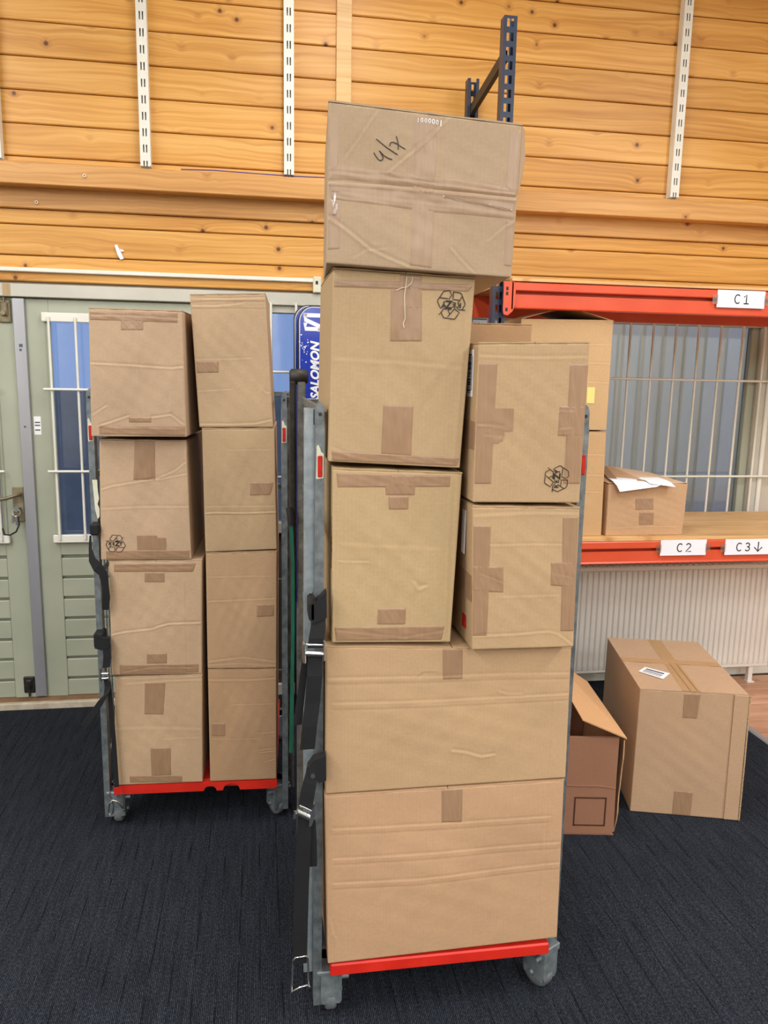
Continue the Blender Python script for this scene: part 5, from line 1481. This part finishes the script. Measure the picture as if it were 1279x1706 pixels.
# strap on the left cage
o = Vector((-.565, 2.82, .9))
r = empty('cargo_strap', tuple(o))
tag(r, 'black strap wound down the left cage post, loose tail sticking out', 'strap', 'black straps on the roll cages')
L_ = lambda pts: [(a - o.x, b_ - o.y, c_ - o.z) for a, b_, c_ in pts]
def wrap(z0, z1, grow=0.0):
    return MB().box(-.594 - o.x - grow, -.563 - o.x, 2.822 - o.y, 2.892 - o.y, z0 - o.z, z1 - o.z, .005)
wrap(1.146, 1.186).build('loop', M['webbing'], r)
MB().ribbon(L_([(-.592, 2.826, 1.146), (-.594, 2.822, 1.10), (-.588, 2.816, 1.06), (-.572, 2.812, 1.035), (-.553, 2.812, 1.012), (-.546, 2.814, .965), (-.546, 2.816, .92), (-.551, 2.82, .875)]), [.006, .010, .024, .036, .030, .022, .026, .022], [(1, 0, 0), (1, 0, 0), (1, 0, .5), (.8, 0, 1), (1, 0, .4), (1, 0, 0), (1, 0, 0), (1, 0, 0)], .006).build('webbing', M['webbing'], r)
k = wrap(.730, .785, .004)
k.prism([(p[0] - o.x, p[1] - o.z) for p in [(-.592, .735), (-.590, .785), (-.560, .772), (-.540, .770), (-.542, .735), (-.57, .728)]], 2.806 - o.y, 2.83 - o.y, 'xz')
k.build('knot', M['webbing'], r)
MB().ribbon(L_([(-.551, 2.812, .745), (-.551, 2.81, .70), (-.555, 2.81, .66)]), .026, (1, 0, 0), .004).build('webbing', M['webbing'], r)
b_ = MB().tube(L_([(-.572, 2.802, .640), (-.546, 2.802, .641)]), .006, 8).tube(L_([(-.572, 2.802, .622), (-.546, 2.802, .623)]), .006, 8)
b_.box(-.575 - o.x, -.570 - o.x, 2.795 - o.y, 2.815 - o.y, .612 - o.z, .665 - o.z, .002).box(-.548 - o.x, -.543 - o.x, 2.795 - o.y, 2.815 - o.y, .612 - o.z, .665 - o.z, .002)
b_.build('buckle', M['chrome'], r)
MB().ribbon(L_([(-.556, 2.808, .620), (-.552, 2.806, .59), (-.556, 2.80, .565), (-.580, 2.795, .53), (-.608, 2.79, .49), (-.640, 2.785, .448)]), [.020, .022, .022, .022, .022, .024], [(1, 0, 0), (1, 0, 0), (1, 0, .5), (.6, 0, -.7), (.6, 0, -.7), (.6, 0, -.7)], .003).build('webbing', M['webbing'], r)
MB().ribbon(L_([(-.549, 2.812, .62), (-.546, 2.816, .50), (-.541, 2.816, .35), (-.538, 2.812, .19)]), [.012, .016, .016, .018], (1, 0, 0), .003).build('webbing', M['webbing'], r)
hk = MB().tube(L_([(-.560, 2.80, .178), (-.558, 2.797, .160), (-.548, 2.795, .125), (-.552, 2.795, .095), (-.562, 2.795, .085), (-.567, 2.795, .10), (-.562, 2.79, .135), (-.548, 2.785, .152), (-.530, 2.785, .146), (-.517, 2.79, .118), (-.512, 2.795, .10), (-.516, 2.80, .17)]), .003, 8)
hk.build('wire_hook', M['chrome'], r)

# green rubber strap hanging inside the back left corner of the front cage
gs = empty('bungee_cord', (.094, 2.565, 1.2))
tag(gs, 'green elastic strap with a black end, hanging at the back of the front cage', 'strap')
MB().ribbon([(.006, -.01, .05), (.012, -.012, -.1), (.012, -.012, -.35), (.008, -.012, -.60), (.004, -.012, -.78)], .012, (1, 0, 0), .004).build('band', M['green_rubber'], gs)
MB().tube([(.0, -.004, .085), (.004, -.012, .06), (.006, -.012, .03)], .011, 8).build('end_cap', M['rubber'], gs)

# ================================================================== BLUE BOARDS
def board(x0, x1, ytop, ybot, ztop, th, label, text):
    o = Vector(((x0 + x1) / 2, ybot, 0.0))
    r = empty('display_board', tuple(o))
    tag(r, label, 'board', 'blue boards leaning at the window')
    w = (x1 - x0) / 2
    rad_ = .07
    prof = [(-w, .01), (w, .01)]
    prof += [(w - rad_ + rad_ * math.cos(t), ztop - rad_ + rad_ * math.sin(t)) for t in np.linspace(0, math.pi / 2, 9)]
    prof += [(-w + rad_ + rad_ * math.cos(t), ztop - rad_ + rad_ * math.sin(t)) for t in np.linspace(math.pi / 2, math.pi, 9)]
    sl_ = (ytop - ybot) / ztop
    def build(pr_, y0, y1, name, mat):
        mb = MB().prism(pr_, y0, y1, 'xz')
        mb.v = [(a, b_ + c_ * sl_, c_) for a, b_, c_ in mb.v]
        return mb.build(name, mat, r)
    inner = [(a * (w - .007) / w, .017 + (c_ - .01) * (ztop - .024) / (ztop - .01)) for a, c_ in prof]
    build(prof, 0, th, 'rim', M['board_edge'])
    lip = MB()
    lp = [(a, -.001 + c_ * sl_, c_) for a, c_ in inner]
    lip.tube(lp, .0022, 6, True).build('edge_line', M['white_ink'], r)
    build(inner, -.002, 0, 'face', M['board_blue'])
    if text:
        mb = MB()
        def put(s, cx, cz, sc, rot, bold, shear=0.0, sq_=1.0):
            vs_, fs_ = text_shape(s, bold, shear)
            ca, sa = math.cos(rot), math.sin(rot)
            mb.add([(cx - o.x + (p[0] * sq_ * ca - p[1] * sa) * sc, -.0028 + (cz + (p[0] * sq_ * sa + p[1] * ca) * sc) * sl_, cz + (p[0] * sq_ * sa + p[1] * ca) * sc) for p in vs_], fs_)
        cx = .2665
        vs0, _ = text_shape('SALOMON', .04, .22)
        put('SALOMON', cx, 1.742, .278 / np.ptp(vs0[:, 0]), math.pi / 2, .04, .22, 1.0)
        mb.build('lettering', M['white_ink'], r)
        mb = MB()
        # the angular S emblem, lying on its side
        for pl in ([(.222, 2.000), (.290, 2.000)], [(.222, 1.998), (.222, 1.978), (.288, 1.950), (.288, 1.934)], [(.222, 1.955), (.222, 1.936), (.288, 1.936)]):
            vs_, fs_ = stroke_shape(pl, .019)
            mb.add([(p[0] - o.x, -.0028 + p[1] * sl_, p[1]) for p in vs_], fs_)
        mb.build('emblem', M['white_ink'], r)
        sp = MB()
        rr = random.Random(5)
        for k in range(26):
            x_, z_ = rr.uniform(.193, .235), rr.gauss(1.85, .04)
            s_ = rr.uniform(.0012, .003)
            sp.add([(x_ - s_ - o.x, -.0028 + z_ * sl_, z_ - s_), (x_ + s_ - o.x, -.0028 + z_ * sl_, z_ - s_), (x_ + s_ - o.x, -.0028 + z_ * sl_, z_ + s_), (x_ - s_ - o.x, -.0028 + z_ * sl_, z_ + s_)], [(0, 1, 2, 3)])
        sp.build('scratch', M['white_ink'], r)
board(.187, .50, 3.86, 3.72, 2.045, .02, 'blue board with rounded top and upright white lettering, front one of two beside the window', True)
board(.168, .482, 3.905, 3.79, 2.052, .02, 'dark edged board right behind the lettered blue board', False)
